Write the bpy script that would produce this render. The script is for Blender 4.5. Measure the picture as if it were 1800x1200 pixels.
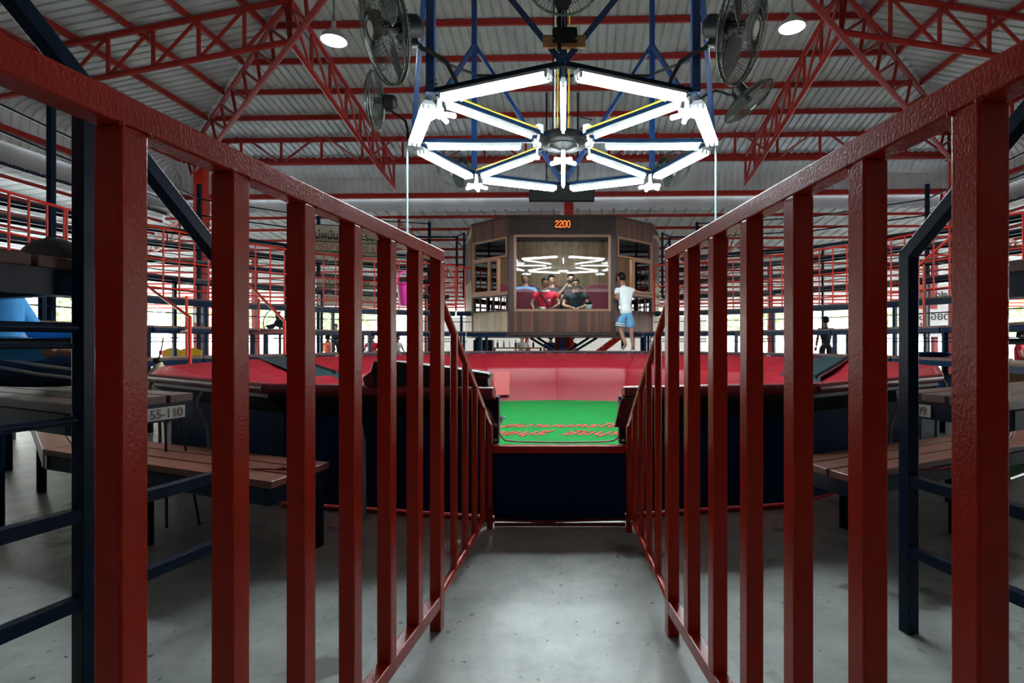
import bpy, bmesh, math, random
from mathutils import Vector, Matrix
PI = math.pi
random.seed(7)
for o in list(bpy.data.objects):
    bpy.data.objects.remove(o)
SC = bpy.context.scene
COL = SC.collection
V = Vector

# ------------------------------------------------------------------ camera
FPX, CXP, CYP, HC = 950.0, 990.0, 600.0, 1.0      # focal length and principal point in pixels of 1800x1200
cam_d = bpy.data.cameras.new('camera')
cam = bpy.data.objects.new('camera', cam_d)
COL.objects.link(cam)
cam.location = (0, 0, HC)
cam.rotation_euler = (PI / 2, 0, 0)
cam_d.sensor_width = 36.0
cam_d.lens = FPX / 1800 * 36.0
cam_d.shift_x = -(CXP - 900) / 1800
cam_d.clip_start = 0.05
cam_d.clip_end = 300
SC.camera = cam

# ------------------------------------------------------------------ world, exposure
W = bpy.data.worlds.new('world')
SC.world = W
W.use_nodes = True
nt = W.node_tree
bg = nt.nodes['Background']
geo = nt.nodes.new('ShaderNodeTexCoord')
sep = nt.nodes.new('ShaderNodeSeparateXYZ')
rmp = nt.nodes.new('ShaderNodeValToRGB')
rmp.color_ramp.elements[0].position = 0.0
rmp.color_ramp.elements[0].color = (1.0, 0.99, 0.96, 1)
rmp.color_ramp.elements[1].position = 0.7
rmp.color_ramp.elements[1].color = (0.72, 0.86, 1.0, 1)
nt.links.new(geo.outputs['Generated'], sep.inputs[0])
nt.links.new(sep.outputs['Z'], rmp.inputs[0])
nt.links.new(rmp.outputs[0], bg.inputs['Color'])
bg.inputs['Strength'].default_value = 2.6
SC.view_settings.view_transform = 'Standard'
SC.view_settings.look = 'None'
SC.view_settings.exposure = 2.3
SC.view_settings.gamma = 1.0
SC.view_settings.use_curve_mapping = False
SC.cycles.use_denoising = True
SC.cycles.max_bounces = 8
SC.cycles.diffuse_bounces = 5
SC.cycles.glossy_bounces = 4
SC.cycles.transmission_bounces = 6
SC.cycles.transparent_max_bounces = 10
SC.cycles.sample_clamp_indirect = 8
TUBE_E = 26.0
LAMP_E = 10.0

# ------------------------------------------------------------------ materials
def lin(r, g, b):
    f = lambda c: (c / 255 / 12.92) if c / 255 <= 0.04045 else ((c / 255 + 0.055) / 1.055) ** 2.4
    return (f(r), f(g), f(b), 1)

def mat(name, rgb, rough=0.5, metal=0.0, bump=0.0, bscale=60, var=0.0, vscale=4, spec=0.5, coat=0.0, rand=0.0, stretch=None, fleck=None):
    m = bpy.data.materials.new(name)
    m.use_nodes = True
    n = m.node_tree.nodes
    l = m.node_tree.links
    b = n['Principled BSDF']
    b.inputs['Base Color'].default_value = lin(*rgb)
    b.inputs['Roughness'].default_value = rough
    b.inputs['Metallic'].default_value = metal
    b.inputs['Specular IOR Level'].default_value = spec
    b.inputs['Coat Weight'].default_value = coat
    tc = n.new('ShaderNodeTexCoord')
    src = tc.outputs['Object']
    if stretch:
        mp = n.new('ShaderNodeMapping')
        mp.inputs['Scale'].default_value = stretch
        l.new(src, mp.inputs[0])
        src = mp.outputs[0]
    col = None
    if var > 0:
        nz = n.new('ShaderNodeTexNoise')
        nz.inputs['Scale'].default_value = vscale
        nz.inputs['Detail'].default_value = 6
        nz.inputs['Roughness'].default_value = 0.6
        l.new(src, nz.inputs['Vector'])
        mr = n.new('ShaderNodeMapRange')
        mr.inputs['From Min'].default_value = 0.3
        mr.inputs['From Max'].default_value = 0.7
        mr.inputs['To Min'].default_value = 1 - var
        mr.inputs['To Max'].default_value = 1 + var
        l.new(nz.outputs[0], mr.inputs[0])
        hs = n.new('ShaderNodeHueSaturation')
        hs.inputs['Color'].default_value = lin(*rgb)
        l.new(mr.outputs[0], hs.inputs['Value'])
        col = hs
    if rand > 0:
        oi = n.new('ShaderNodeObjectInfo')
        mr2 = n.new('ShaderNodeMapRange')
        mr2.inputs['To Min'].default_value = 1 - rand
        mr2.inputs['To Max'].default_value = 1 + rand
        l.new(oi.outputs['Random'], mr2.inputs[0])
        hs2 = n.new('ShaderNodeHueSaturation')
        hs2.inputs['Color'].default_value = lin(*rgb)
        if col:
            l.new(col.outputs[0], hs2.inputs['Color'])
        l.new(mr2.outputs[0], hs2.inputs['Value'])
        col = hs2
    out = col.outputs[0] if col else None
    if fleck:
        fcol, fsc, fth = fleck
        nz3 = n.new('ShaderNodeTexNoise')
        nz3.inputs['Scale'].default_value = fsc
        nz3.inputs['Detail'].default_value = 5
        l.new(src, nz3.inputs['Vector'])
        rp = n.new('ShaderNodeValToRGB')
        rp.color_ramp.elements[0].position = fth
        rp.color_ramp.elements[1].position = fth + 0.05
        l.new(nz3.outputs[0], rp.inputs[0])
        mx = n.new('ShaderNodeMixRGB')
        mx.inputs['Color1'].default_value = lin(*rgb)
        if out:
            l.new(out, mx.inputs['Color1'])
        mx.inputs['Color2'].default_value = lin(*fcol)
        l.new(rp.outputs[0], mx.inputs['Fac'])
        out = mx.outputs[0]
    if out:
        l.new(out, b.inputs['Base Color'])
    if bump > 0:
        nb = n.new('ShaderNodeTexNoise')
        nb.inputs['Scale'].default_value = bscale
        nb.inputs['Detail'].default_value = 3
        l.new(src, nb.inputs['Vector'])
        bp = n.new('ShaderNodeBump')
        bp.inputs['Strength'].default_value = bump
        bp.inputs['Distance'].default_value = 0.004
        l.new(nb.outputs[0], bp.inputs['Height'])
        l.new(bp.outputs[0], b.inputs['Normal'])
    return m

def emit(name, rgb, s):
    m = bpy.data.materials.new(name)
    m.use_nodes = True
    n = m.node_tree.nodes
    n.remove(n['Principled BSDF'])
    e = n.new('ShaderNodeEmission')
    e.inputs[0].default_value = (*rgb, 1)
    e.inputs[1].default_value = s
    m.node_tree.links.new(e.outputs[0], n['Material Output'].inputs[0])
    return m

def glassmat(name, tint=(0.9, 0.95, 0.93), base=0.0):
    m = bpy.data.materials.new(name)
    m.use_nodes = True
    n = m.node_tree.nodes
    l = m.node_tree.links
    n.remove(n['Principled BSDF'])
    t = n.new('ShaderNodeBsdfTransparent')
    t.inputs[0].default_value = (*tint, 1)
    g = n.new('ShaderNodeBsdfGlossy')
    g.inputs['Roughness'].default_value = 0.01
    f = n.new('ShaderNodeFresnel')
    f.inputs[0].default_value = 1.5
    ad = n.new('ShaderNodeMath')
    ad.operation = 'ADD'
    ad.use_clamp = True
    ad.inputs[1].default_value = base
    l.new(f.outputs[0], ad.inputs[0])
    mx = n.new('ShaderNodeMixShader')
    l.new(ad.outputs[0], mx.inputs[0])
    l.new(t.outputs[0], mx.inputs[1])
    l.new(g.outputs[0], mx.inputs[2])
    l.new(mx.outputs[0], n['Material Output'].inputs[0])
    return m

M = dict(
    railred=mat('rail_red_paint', (164, 33, 12), 0.24, bump=0.2, bscale=260, var=0.10, vscale=9, spec=0.3, stretch=(1, 1, 0.7)),
    roofred=mat('roof_red_paint', (152, 36, 30), 0.4, var=0.12, vscale=3, spec=.35),
    brightred=mat('bright_red_paint', (200, 44, 28), 0.4, spec=.35),
    navy=mat('navy_paint', (5, 28, 50), 0.3, bump=0.12, bscale=120, var=0.12, vscale=6, spec=.16),
    blue=mat('blue_paint', (8, 52, 104), 0.38, var=0.15, vscale=5),
    bench=mat('bench_plank', (88, 64, 57), 0.4, spec=.35, bump=0.15, bscale=30, var=0.18, vscale=8, rand=0.16, stretch=(2, 0.4, 2)),
    benchred=mat('red_brown_plank', (122, 74, 60), 0.36, spec=.35, bump=0.15, bscale=30, var=0.16, vscale=8, rand=0.12, stretch=(2, 0.4, 2)),
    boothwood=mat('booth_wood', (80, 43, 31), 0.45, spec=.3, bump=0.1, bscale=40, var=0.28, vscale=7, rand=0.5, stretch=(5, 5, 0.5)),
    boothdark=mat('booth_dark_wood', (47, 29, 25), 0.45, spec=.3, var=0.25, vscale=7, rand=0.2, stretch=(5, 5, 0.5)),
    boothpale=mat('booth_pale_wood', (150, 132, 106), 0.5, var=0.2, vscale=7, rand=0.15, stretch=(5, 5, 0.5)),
    frame=mat('window_frame_wood', (132, 88, 56), 0.42, var=0.15, vscale=9, stretch=(2, 2, 1)),
    inwood=mat('inner_wood', (124, 92, 60), 0.5, var=0.2, vscale=7, rand=0.25, stretch=(5, 5, 0.5)),
    zinc=mat('galvanised_sheet', (204, 207, 208), 0.42, metal=0.25, var=0.14, vscale=1.5),
    zincwhite=mat('pale_galvanised_sheet', (220, 226, 228), 0.5, metal=0.15, var=0.06, vscale=1.5),
    fascia=mat('grey_board', (140, 136, 134), 0.6, var=0.08, vscale=2, fleck=((120, 110, 105), 3.0, 0.72)),
    vinyl=mat('red_vinyl', (132, 19, 32), 0.42, spec=.35, bump=0.12, bscale=14, var=0.07, vscale=2),
    vinylroll=mat('red_vinyl_roll', (122, 26, 40), 0.35, bump=0.12, bscale=14, var=0.1, vscale=3),
    vinylpatch=mat('orange_red_vinyl', (160, 26, 24), 0.42, var=0.05),
    maroonv=mat('maroon_vinyl', (84, 20, 24), 0.35),
    blackv=mat('black_vinyl', (20, 26, 28), 0.32, bump=0.15, bscale=16),
    greenv=mat('dark_green_vinyl', (22, 48, 52), 0.4, bump=0.1, bscale=16),
    bluewall=mat('blue_sheet', (2, 40, 72), 0.7, var=0.2, vscale=3, spec=.05),
    carpet=mat('green_carpet', (28, 112, 52), 0.95, bump=0.5, bscale=160, var=0.10, vscale=3, spec=0.1, fleck=((20, 84, 40), 5.0, 0.68)),
    carpetred=mat('carpet_letter_red', (206, 56, 48), 0.9),
    carpetblack=mat('carpet_letter_black', (22, 42, 40), 0.9),
    housing=mat('light_housing', (150, 156, 156), 0.5),
    white=mat('white_plastic', (226, 228, 226), 0.4),
    tagwhite=mat('worn_white_tag', (190, 188, 182), 0.55, var=0.15, vscale=20),
    black=mat('black_plastic', (17, 18, 19), 0.5, spec=.3),
    darkmetal=mat('dark_metal', (44, 52, 52), 0.4, metal=0.3),
    cage=mat('fan_cage_wire', (62, 68, 62), 0.4, metal=0.3),
    footred=mat('foot_strip_red', (104, 24, 20), 0.6, spec=.2),
    greypipe=mat('grey_pipe', (136, 140, 140), 0.45),
    palepipe=mat('pale_pipe', (120, 146, 148), 0.5, spec=.2),
    yellow=mat('yellow_plastic', (222, 176, 40), 0.45),
    cardb=mat('beige_board', (206, 200, 178), 0.6, var=0.05, vscale=3),
    plywood=mat('raw_wood', (166, 124, 72), 0.6, var=0.2, vscale=10),
    seat=mat('maroon_fabric', (98, 22, 44), 0.8, bump=0.2, bscale=80),
    pink=mat('pink_plastic', (236, 60, 170), 0.4),
    steel=mat('steel', (180, 182, 182), 0.3, metal=0.9),
    alu=mat('aluminium_shade', (176, 182, 184), 0.35, metal=0.7),
    skin=mat('skin', (150, 104, 82), 0.5, var=0.06, vscale=12),
    skinpale=mat('skin_light', (188, 144, 122), 0.5, var=0.06, vscale=12),
    hair=mat('black_hair', (10, 9, 9), 0.6, spec=.2, bump=0.5, bscale=90),
    eye=mat('eye', (24, 20, 18), 0.2),
    lips=mat('lips', (138, 78, 70), 0.5),
    cyan=mat('cyan_shirt', (38, 136, 200), 0.8, bump=0.3, bscale=60, var=0.1, vscale=14),
    royal=mat('royal_blue_cloth', (34, 78, 170), 0.8, bump=0.3, bscale=60, var=0.1, vscale=14),
    jeans=mat('dark_jeans', (22, 46, 78), 0.85, bump=0.3, bscale=120, var=0.25, vscale=10),
    denim=mat('light_denim', (96, 150, 190), 0.85, bump=0.3, bscale=80, var=0.15, vscale=14),
    tee=mat('white_tee', (216, 220, 222), 0.85, var=0.03),
    redshirt=mat('red_shirt', (214, 30, 62), 0.8, var=0.06, vscale=10),
    darkshirt=mat('charcoal_shirt', (38, 48, 54), 0.85, var=0.1, vscale=10),
    blueshirt=mat('sky_blue_shirt', (104, 158, 210), 0.85, var=0.06, vscale=10),
    orange=mat('orange_shirt', (236, 120, 90), 0.85),
    trouser=mat('dark_trousers', (34, 36, 42), 0.85),
    leaf=mat('foliage', (200, 212, 168), 0.8, rand=0.2, var=0.25, vscale=1.5),
    bark=mat('bark', (96, 80, 62), 0.9, var=0.2),
    earth=mat('outdoor_ground', (196, 190, 178), 0.9, var=0.1, vscale=0.5),
    wallw=mat('white_wall', (232, 232, 228), 0.8, var=0.04),
    canvas=mat('beige_canvas', (186, 176, 146), 0.85, bump=0.2, bscale=40),
    ink=mat('black_print', (34, 32, 32), 0.6),
    inkred=mat('red_print', (196, 74, 66), 0.6),
    inkgrey=mat('grey_print', (92, 92, 92), 0.6),
    tube=emit('tube_glow', (0.86, 0.97, 1.0), TUBE_E),
    star=emit('star_lamp_glow', (0.9, 0.98, 1.0), TUBE_E * .12),
    lamp=emit('lamp_glow', (0.95, 0.98, 1.0), LAMP_E),
    led=emit('led_orange', (1.0, 0.10, 0.012), 0.8),
    boothlamp=emit('booth_lamp_glow', (0.95, 0.98, 1.0), 75.0),
    glass=glassmat('window_glass'),
    glassside=glassmat('side_glass', (0.82, 0.9, 0.86), 0.06),
)

def concrete():
    m = mat('polished_concrete', (160, 166, 161), 0.42, bump=0.18, bscale=14, var=0.2, vscale=1.1, spec=0.4, fleck=((104, 104, 98), 2.2, 0.60))
    n = m.node_tree.nodes
    l = m.node_tree.links
    b = n['Principled BSDF']
    tc = n.new('ShaderNodeTexCoord')
    prev = b.inputs['Base Color'].links[0].from_socket
    # small dark spots and scratches trodden into the slab
    vo = n.new('ShaderNodeTexNoise')
    vo.inputs['Scale'].default_value = 34
    vo.inputs['Detail'].default_value = 4
    l.new(tc.outputs['Object'], vo.inputs['Vector'])
    rp = n.new('ShaderNodeValToRGB')
    rp.color_ramp.elements[0].position = 0.66
    rp.color_ramp.elements[1].position = 0.72
    l.new(vo.outputs[0], rp.inputs[0])
    mx = n.new('ShaderNodeMixRGB')
    mx.inputs['Color2'].default_value = lin(60, 62, 60)
    l.new(prev, mx.inputs['Color1'])
    l.new(rp.outputs[0], mx.inputs['Fac'])
    # broad pale trowel patches
    n2 = n.new('ShaderNodeTexNoise')
    n2.inputs['Scale'].default_value = 3.5
    n2.inputs['Detail'].default_value = 8
    n2.inputs['Roughness'].default_value = 0.7
    l.new(tc.outputs['Object'], n2.inputs['Vector'])
    mr = n.new('ShaderNodeMapRange')
    mr.inputs['From Min'].default_value = 0.35
    mr.inputs['From Max'].default_value = 0.65
    mr.inputs['To Min'].default_value = 0.72
    mr.inputs['To Max'].default_value = 1.18
    l.new(n2.outputs[0], mr.inputs[0])
    hs = n.new('ShaderNodeHueSaturation')
    l.new(mx.outputs[0], hs.inputs['Color'])
    l.new(mr.outputs[0], hs.inputs['Value'])
    l.new(hs.outputs[0], b.inputs['Base Color'])
    return m
M['concrete'] = concrete()

# ------------------------------------------------------------------ mesh builder
class MB:
    def __init__(s):
        s.v = []; s.f = []; s.m = []
    def add(s, vs, fs, mi=0):
        k = len(s.v)
        s.v += [tuple(p) for p in vs]
        s.f += [tuple(i + k for i in f) for f in fs]
        s.m += [mi] * len(fs)
        return s
    def hexa(s, p, mi=0):           # 8 corners: bottom ring 0-3, top ring 4-7
        return s.add(p, [(3, 2, 1, 0), (4, 5, 6, 7), (0, 1, 5, 4), (1, 2, 6, 5), (2, 3, 7, 6), (3, 0, 4, 7)], mi)
    def box(s, x0, x1, y0, y1, z0, z1, mi=0):
        return s.hexa([(x0, y0, z0), (x1, y0, z0), (x1, y1, z0), (x0, y1, z0), (x0, y0, z1), (x1, y0, z1), (x1, y1, z1), (x0, y1, z1)], mi)
    def bar(s, p, q, w, h=None, up=(0, 0, 1), mi=0):
        p = V(p); q = V(q); h = h or w
        d = (q - p).normalized()
        u = V(up)
        if abs(d.dot(u)) > 0.98:
            u = V((0, 1, 0))
        a = d.cross(u).normalized() * (w / 2)
        b = a.cross(d).normalized() * (h / 2)
        return s.hexa([p - a - b, p + a - b, q + a - b, q - a - b, p - a + b, p + a + b, q + a + b, q - a + b], mi)
    def tube(s, pts, r, n=8, mi=0, cap=True):
        pts = [V(p) for p in pts]
        rs = r if isinstance(r, (list, tuple)) else [r] * len(pts)
        k = len(s.v)
        prev = None
        for i, p in enumerate(pts):
            d = (pts[min(i + 1, len(pts) - 1)] - pts[max(i - 1, 0)]).normalized()
            if prev is None:
                u = V((0, 0, 1)) if abs(d.z) < 0.9 else V((1, 0, 0))
                a = d.cross(u).normalized()
            else:
                a = (prev - d * prev.dot(d)).normalized()
            prev = a
            b = d.cross(a)
            for j in range(n):
                t = 2 * PI * j / n
                s.v.append(tuple(p + (a * math.cos(t) + b * math.sin(t)) * rs[i]))
        for i in range(len(pts) - 1):
            for j in range(n):
                j2 = (j + 1) % n
                s.f.append((k + i * n + j, k + i * n + j2, k + (i + 1) * n + j2, k + (i + 1) * n + j)); s.m.append(mi)
        if cap:
            s.f.append(tuple(k + j for j in reversed(range(n)))); s.m.append(mi)
            e = k + (len(pts) - 1) * n
            s.f.append(tuple(e + j for j in range(n))); s.m.append(mi)
        return s
    def lathe(s, prof, n=20, c=(0, 0, 0), mi=0, rot=None):   # profile of (r, z)
        k = len(s.v)
        c = V(c)
        for r, z in prof:
            for j in range(n):
                t = 2 * PI * j / n
                p = V((r * math.cos(t), r * math.sin(t), z))
                if rot is not None:
                    p = rot @ p
                s.v.append(tuple(c + p))
        for i in range(len(prof) - 1):
            for j in range(n):
                j2 = (j + 1) % n
                s.f.append((k + i * n + j, k + i * n + j2, k + (i + 1) * n + j2, k + (i + 1) * n + j)); s.m.append(mi)
        return s
    def ell(s, c, rad, rot=None, nu=12, nv=8, mi=0, fn=None):
        k = len(s.v)
        c = V(c)
        for i in range(nv + 1):
            ph = PI * i / nv
            for j in range(nu):
                t = 2 * PI * j / nu
                p = V((math.sin(ph) * math.cos(t), math.sin(ph) * math.sin(t), math.cos(ph)))
                if fn:
                    p = fn(p)
                p = V((p.x * rad[0], p.y * rad[1], p.z * rad[2]))
                if rot is not None:
                    p = rot @ p
                s.v.append(tuple(c + p))
        for i in range(nv):
            for j in range(nu):
                j2 = (j + 1) % nu
                s.f.append((k + i * nu + j, k + (i + 1) * nu + j, k + (i + 1) * nu + j2, k + i * nu + j2)); s.m.append(mi)
        return s
    def prism(s, poly, z0, z1, mi=0):
        n = len(poly)
        vs = [(x, y, z0) for x, y in poly] + [(x, y, z1) for x, y in poly]
        fs = [tuple(reversed(range(n))), tuple(range(n, 2 * n))]
        fs += [(i, (i + 1) % n, n + (i + 1) % n, n + i) for i in range(n)]
        return s.add(vs, fs, mi)
    def xf(s, mtx):
        s.v = [tuple(mtx @ V(p)) for p in s.v]
        return s
    def mesh(s, name, mats, smooth=False):
        me = bpy.data.meshes.new(name)
        me.from_pydata(s.v, [], s.f)
        if not isinstance(mats, (list, tuple)):
            mats = [mats]
        for m in mats:
            me.materials.append(m)
        if len(mats) > 1:
            me.polygons.foreach_set('material_index', s.m)
        if smooth:
            me.polygons.foreach_set('use_smooth', [True] * len(me.polygons))
        bm = bmesh.new(); bm.from_mesh(me)
        bmesh.ops.recalc_face_normals(bm, faces=bm.faces)
        bm.to_mesh(me); bm.free()
        me.update()
        return me

def tag(o, label=None, cat=None, group=None, kind=None):
    if label: o['label'] = label
    if cat: o['category'] = cat
    if group: o['group'] = group
    if kind: o['kind'] = kind
    return o

def thing(name, label, cat, loc=(0, 0, 0), rz=0, group=None, kind=None):
    o = bpy.data.objects.new(name, None)
    o.empty_display_size = 0.1
    COL.objects.link(o)
    o.location = loc
    o.rotation_euler = (0, 0, rz)
    return tag(o, label, cat, group, kind)

def obj(name, mb, mats, parent=None, smooth=False, loc=None, world=False, bevel=0, auto=None, label=None):
    """One mesh object. world=True: vertices are given in world space and moved into the parent's (unrotated) frame."""
    if isinstance(mb, MB):
        if world and parent is not None:
            base = V(parent.location)
            if parent.parent is not None:
                base = base + V(parent.parent.location)
            mb.v = [tuple(V(p) - base) for p in mb.v]
        me = mb.mesh(name, mats, smooth)
    else:
        me = mb
    o = bpy.data.objects.new(name, me)
    COL.objects.link(o)
    if parent is not None:
        o.parent = parent
    if loc is not None:
        o.location = loc
    if bevel:
        b = o.modifiers.new('bevel', 'BEVEL')
        b.width = bevel; b.segments = 2; b.limit_method = 'ANGLE'; b.angle_limit = 0.7
    if auto:
        set_auto(me, auto)
    if label: o['label'] = label
    return o

def set_auto(me, ang):
    bm = bmesh.new(); bm.from_mesh(me)
    for f in bm.faces: f.smooth = True
    for e in bm.edges:
        if len(e.link_faces) == 2 and e.calc_face_angle(0) > ang:
            e.smooth = False
    bm.to_mesh(me); bm.free()

def children(o):
    return [c for c in bpy.data.objects if c.parent == o]

_kids = {}
def copy_tree(o, loc=None, rz=None, label=None, group=None):
    """Copies a thing, its parts and their sub-parts; meshes are shared."""
    if o.name not in _kids:
        _kids[o.name] = [(c, children(c)) for c in children(o)]
    r = o.copy(); COL.objects.link(r)
    if loc is not None: r.location = loc
    if rz is not None: r.rotation_euler = (0, 0, rz)
    if label: r['label'] = label
    if group: r['group'] = group
    for c, gs in _kids[o.name]:
        d = c.copy(); COL.objects.link(d); d.parent = r
        for g in gs:
            e = g.copy(); COL.objects.link(e); e.parent = d
    return r

def px(x, y, Y):
    """The world point seen at pixel (x, y) at distance Y (used to read distances off the photograph)."""
    return V(((x - CXP) * Y / FPX, Y, HC + (CYP - y) * Y / FPX))

ORD = ['first', 'second', 'third', 'fourth', 'fifth', 'sixth', 'seventh', 'eighth', 'ninth', 'tenth', 'eleventh', 'twelfth']

def text_obj(name, body, size, material, parent, loc, rot, extrude=0.001, offset=0.0, shear=0.0, align='LEFT', space=1.0, sx=1.0):
    c = bpy.data.curves.new(name, 'FONT')
    c.body = body
    c.size = size
    c.extrude = extrude
    c.offset = offset
    c.shear = shear
    c.align_x = align
    c.space_character = space
    c.materials.append(material)
    tmp = bpy.data.objects.new(name, c)
    COL.objects.link(tmp)
    me = bpy.data.meshes.new_from_object(tmp.evaluated_get(bpy.context.evaluated_depsgraph_get()))
    bpy.data.objects.remove(tmp)
    me.name = name
    o = bpy.data.objects.new(name, me)
    COL.objects.link(o)
    o.parent = parent
    o.location = loc
    o.rotation_euler = rot
    o.scale = (sx, 1, 1)
    return o
# ================================================================== THE SETTING
PC = V((-0.18, 7.01, 0))          # centre of the pit
RC = V((0.0, 7.01, 0))            # centre of the roof and of the light rig

# floor: concrete slab with a round well for the pit, outdoor ground around it
def ring_sheet(c, r0, r1, n, z, steps):
    mb = MB()
    for k in range(steps + 1):
        r = r0 + (r1 - r0) * k / steps
        for j in range(n):
            t = 2 * PI * j / n
            mb.v.append((c.x + r * math.cos(t), c.y + r * math.sin(t), z))
    for k in range(steps):
        for j in range(n):
            j2 = (j + 1) % n
            mb.f.append((k * n + j, (k + 1) * n + j, (k + 1) * n + j2, k * n + j2)); mb.m.append(0)
    return mb
tag(obj('floor', ring_sheet(PC, 3.6, 24, 64, 0.0, 6), M['concrete']), kind='structure')
tag(obj('trim_1', ring_sheet(PC, 24, 110, 64, -0.03, 4), M['earth']), kind='structure')['label'] = 'pale bare ground outside the hall'

# ------------------------------------------------------------------ hipped main roof of ribbed sheet
ZR, SL = 9.6, 0.2                 # far slope: z = ZR - SL*|Y-7.01| - offset
YR = 7.01; DY = 9.0; DX = 11.8; XR = 1.8
ZTOP = 8.2
SY = SL; SX = (ZTOP - 6.4) / (DX - XR)
def zfar(d): return ZTOP - SY * d          # d = distance from ridge in Y
def zside(x): return ZTOP - SX * (abs(x) - XR)
def hipx(d): return XR + d * (DX - XR) / DY   # half width of far slope at distance d
def rib_sheet(coords, lim, fn, pitch=0.19, rw=0.055, rh=0.05):
    """Strips running up the slope: fn(c, t) -> point; c across, t along (0 eave .. lim(c) top)."""
    mb = MB()
    def strip(c0, c1, h0, h1):
        a0, a1 = lim(c0), lim(c1)
        p = [fn(c0, 0), fn(c1, 0), fn(c1, a1), fn(c0, a0)]
        hs = [h0, h1, h1, h0]
        mb.add([q + V((0, 0, h)) for q, h in zip(p, hs)], [(0, 1, 2, 3)])
    c, end = coords
    while c < end - 1e-6:
        c1 = min(c + pitch - rw, end); strip(c, c1, 0, 0)
        if c1 < end - rw:
            strip(c1, c1 + rw * .25, 0, rh); strip(c1 + rw * .25, c1 + rw * .75, rh, rh); strip(c1 + rw * .75, c1 + rw, rh, 0)
        c = c1 + rw
    return mb
def top_far(x):
    return DY if abs(x) <= XR else (DX - abs(x)) / (DX - XR) * DY
def top_side(y):
    return (DX - XR) * (DY - abs(y - YR)) / DY
ceil = {}
for nm, s in (('far', 1), ('near', -1)):
    mb = rib_sheet((-DX, DX), top_far, lambda x, t, s=s: V((x, YR + s * (DY - t), zfar(DY - t))))
    ceil[nm] = tag(obj('ceiling', mb, M['zinc']), kind='structure')
for nm, s in (('left', -1), ('right', 1)):
    mb = rib_sheet((YR - DY, YR + DY), top_side, lambda y, t, s=s: V((s * (DX - t), y, zside(DX - t))))
    ceil[nm] = tag(obj('ceiling', mb, M['zinc']), kind='structure')
def purlin(p, q, parent, w=0.06, h=0.12, m='roofred'):
    return obj('purlin', MB().bar(p, q, w, h), M[m], parent)
for k in range(9):
    d = 0.75 + k
    for s, nm in ((1, 'far'), (-1, 'near')):
        x = hipx(d) - 0.05
        z = zfar(d) - 0.075
        purlin((-x, YR + s * d, z), (x, YR + s * d, z), ceil[nm])
for k in range(9):
    x = XR + 0.9 + k * 1.1
    y = (x - XR) / (DX - XR) * DY - 0.05
    for s, nm in ((-1, 'left'), (1, 'right')):
        purlin((s * x, YR - y, zside(x) - 0.075), (s * x, YR + y, zside(x) - 0.075), ceil[nm])
# galvanised hip flashing under each hip, as bright slotted strips
for sx in (-1, 1):
    mb = MB()
    a = V((sx * XR, YR, ZTOP - 0.03)); b = V((sx * DX, YR + DY, 6.4 - 0.03))
    for i in range(46):
        p = a.lerp(b, i / 46); q = a.lerp(b, (i + 0.7) / 46)
        mb.bar(p, q, 0.12, 0.012)
    tag(obj('flashing', mb, M['zinc'], ceil['left' if sx < 0 else 'right']), kind='stuff')

# ridge and hip caps over the joints of the slopes
caps = [(V((-XR, YR, ZTOP)), V((XR, YR, ZTOP)))] + [(V((sx * XR, YR, ZTOP)), V((sx * DX, YR + sy * DY, 6.4))) for sx in (-1, 1) for sy in (-1, 1)]
for i, (a, b) in enumerate(caps):
    e = (b - a).normalized()
    obj('ridge_cap', MB().bar(a - e * .2 + V((0, 0, .07)), b + e * .3 + V((0, 0, .07)), .7, .02), M['zinc'], ceil['far' if i in (0, 2, 4) else 'near'])
# curved eave sheets: ribbed, bending over the eave and hanging down
def eave(nm, length, n_pitch=0.2):
    prof = [(-.35, .06), (0, 0)]
    for i in range(1, 7):
        a = PI / 2 * i / 6
        prof.append((0.45 * math.sin(a), -0.45 * (1 - math.cos(a))))
    prof.append((0.47, -1.0))
    mb = MB()
    c = -length / 2
    cs = []
    while c < length / 2:
        cs += [(c, 0), (c + n_pitch * .62, 0), (c + n_pitch * .7, -.03), (c + n_pitch * .92, -.03)]
        c += n_pitch
    for cc, h in cs:
        for i, (o, z) in enumerate(prof):
            q_ = PI / 2 * min(max(i - 1, 0), 6) / 6
            nx, nz = math.sin(q_), math.cos(q_)
            mb.v.append((cc, o + h * nx, z + h * nz))
    P = len(prof)
    for i in range(len(cs) - 1):
        for j in range(P - 1):
            mb.f.append((i * P + j, (i + 1) * P + j, (i + 1) * P + j + 1, i * P + j + 1)); mb.m.append(0)
    return mb
def eave_at(side):
    if side == 'near':
        mb = eave('near', 2 * DX + 1.1); mtx = Matrix.Translation((0, YR - DY, 6.38)) @ Matrix.Rotation(PI, 4, 'Z')  # unseen near eave, added so the booth glass reflects a dark hall
    elif side == 'far':
        mb = eave('far', 2 * DX + 1.1); mtx = Matrix.Translation((0, YR + DY, 6.38))
    else:
        s = -1 if side == 'left' else 1
        mb = eave(side, 2 * DY + 1.1); mtx = Matrix.Translation((s * DX, YR, 6.38)) @ Matrix.Rotation(PI / 2 * -s, 4, 'Z')
    mb.xf(mtx)
    o = obj('wall_' + side, mb, M['zinc'])
    o['label'] = 'curved ribbed eave sheet on the ' + side + ' side'
    tag(o, kind='structure')
    return o
ev = {k: eave_at(k) for k in ('far', 'left', 'right', 'near')}
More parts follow.
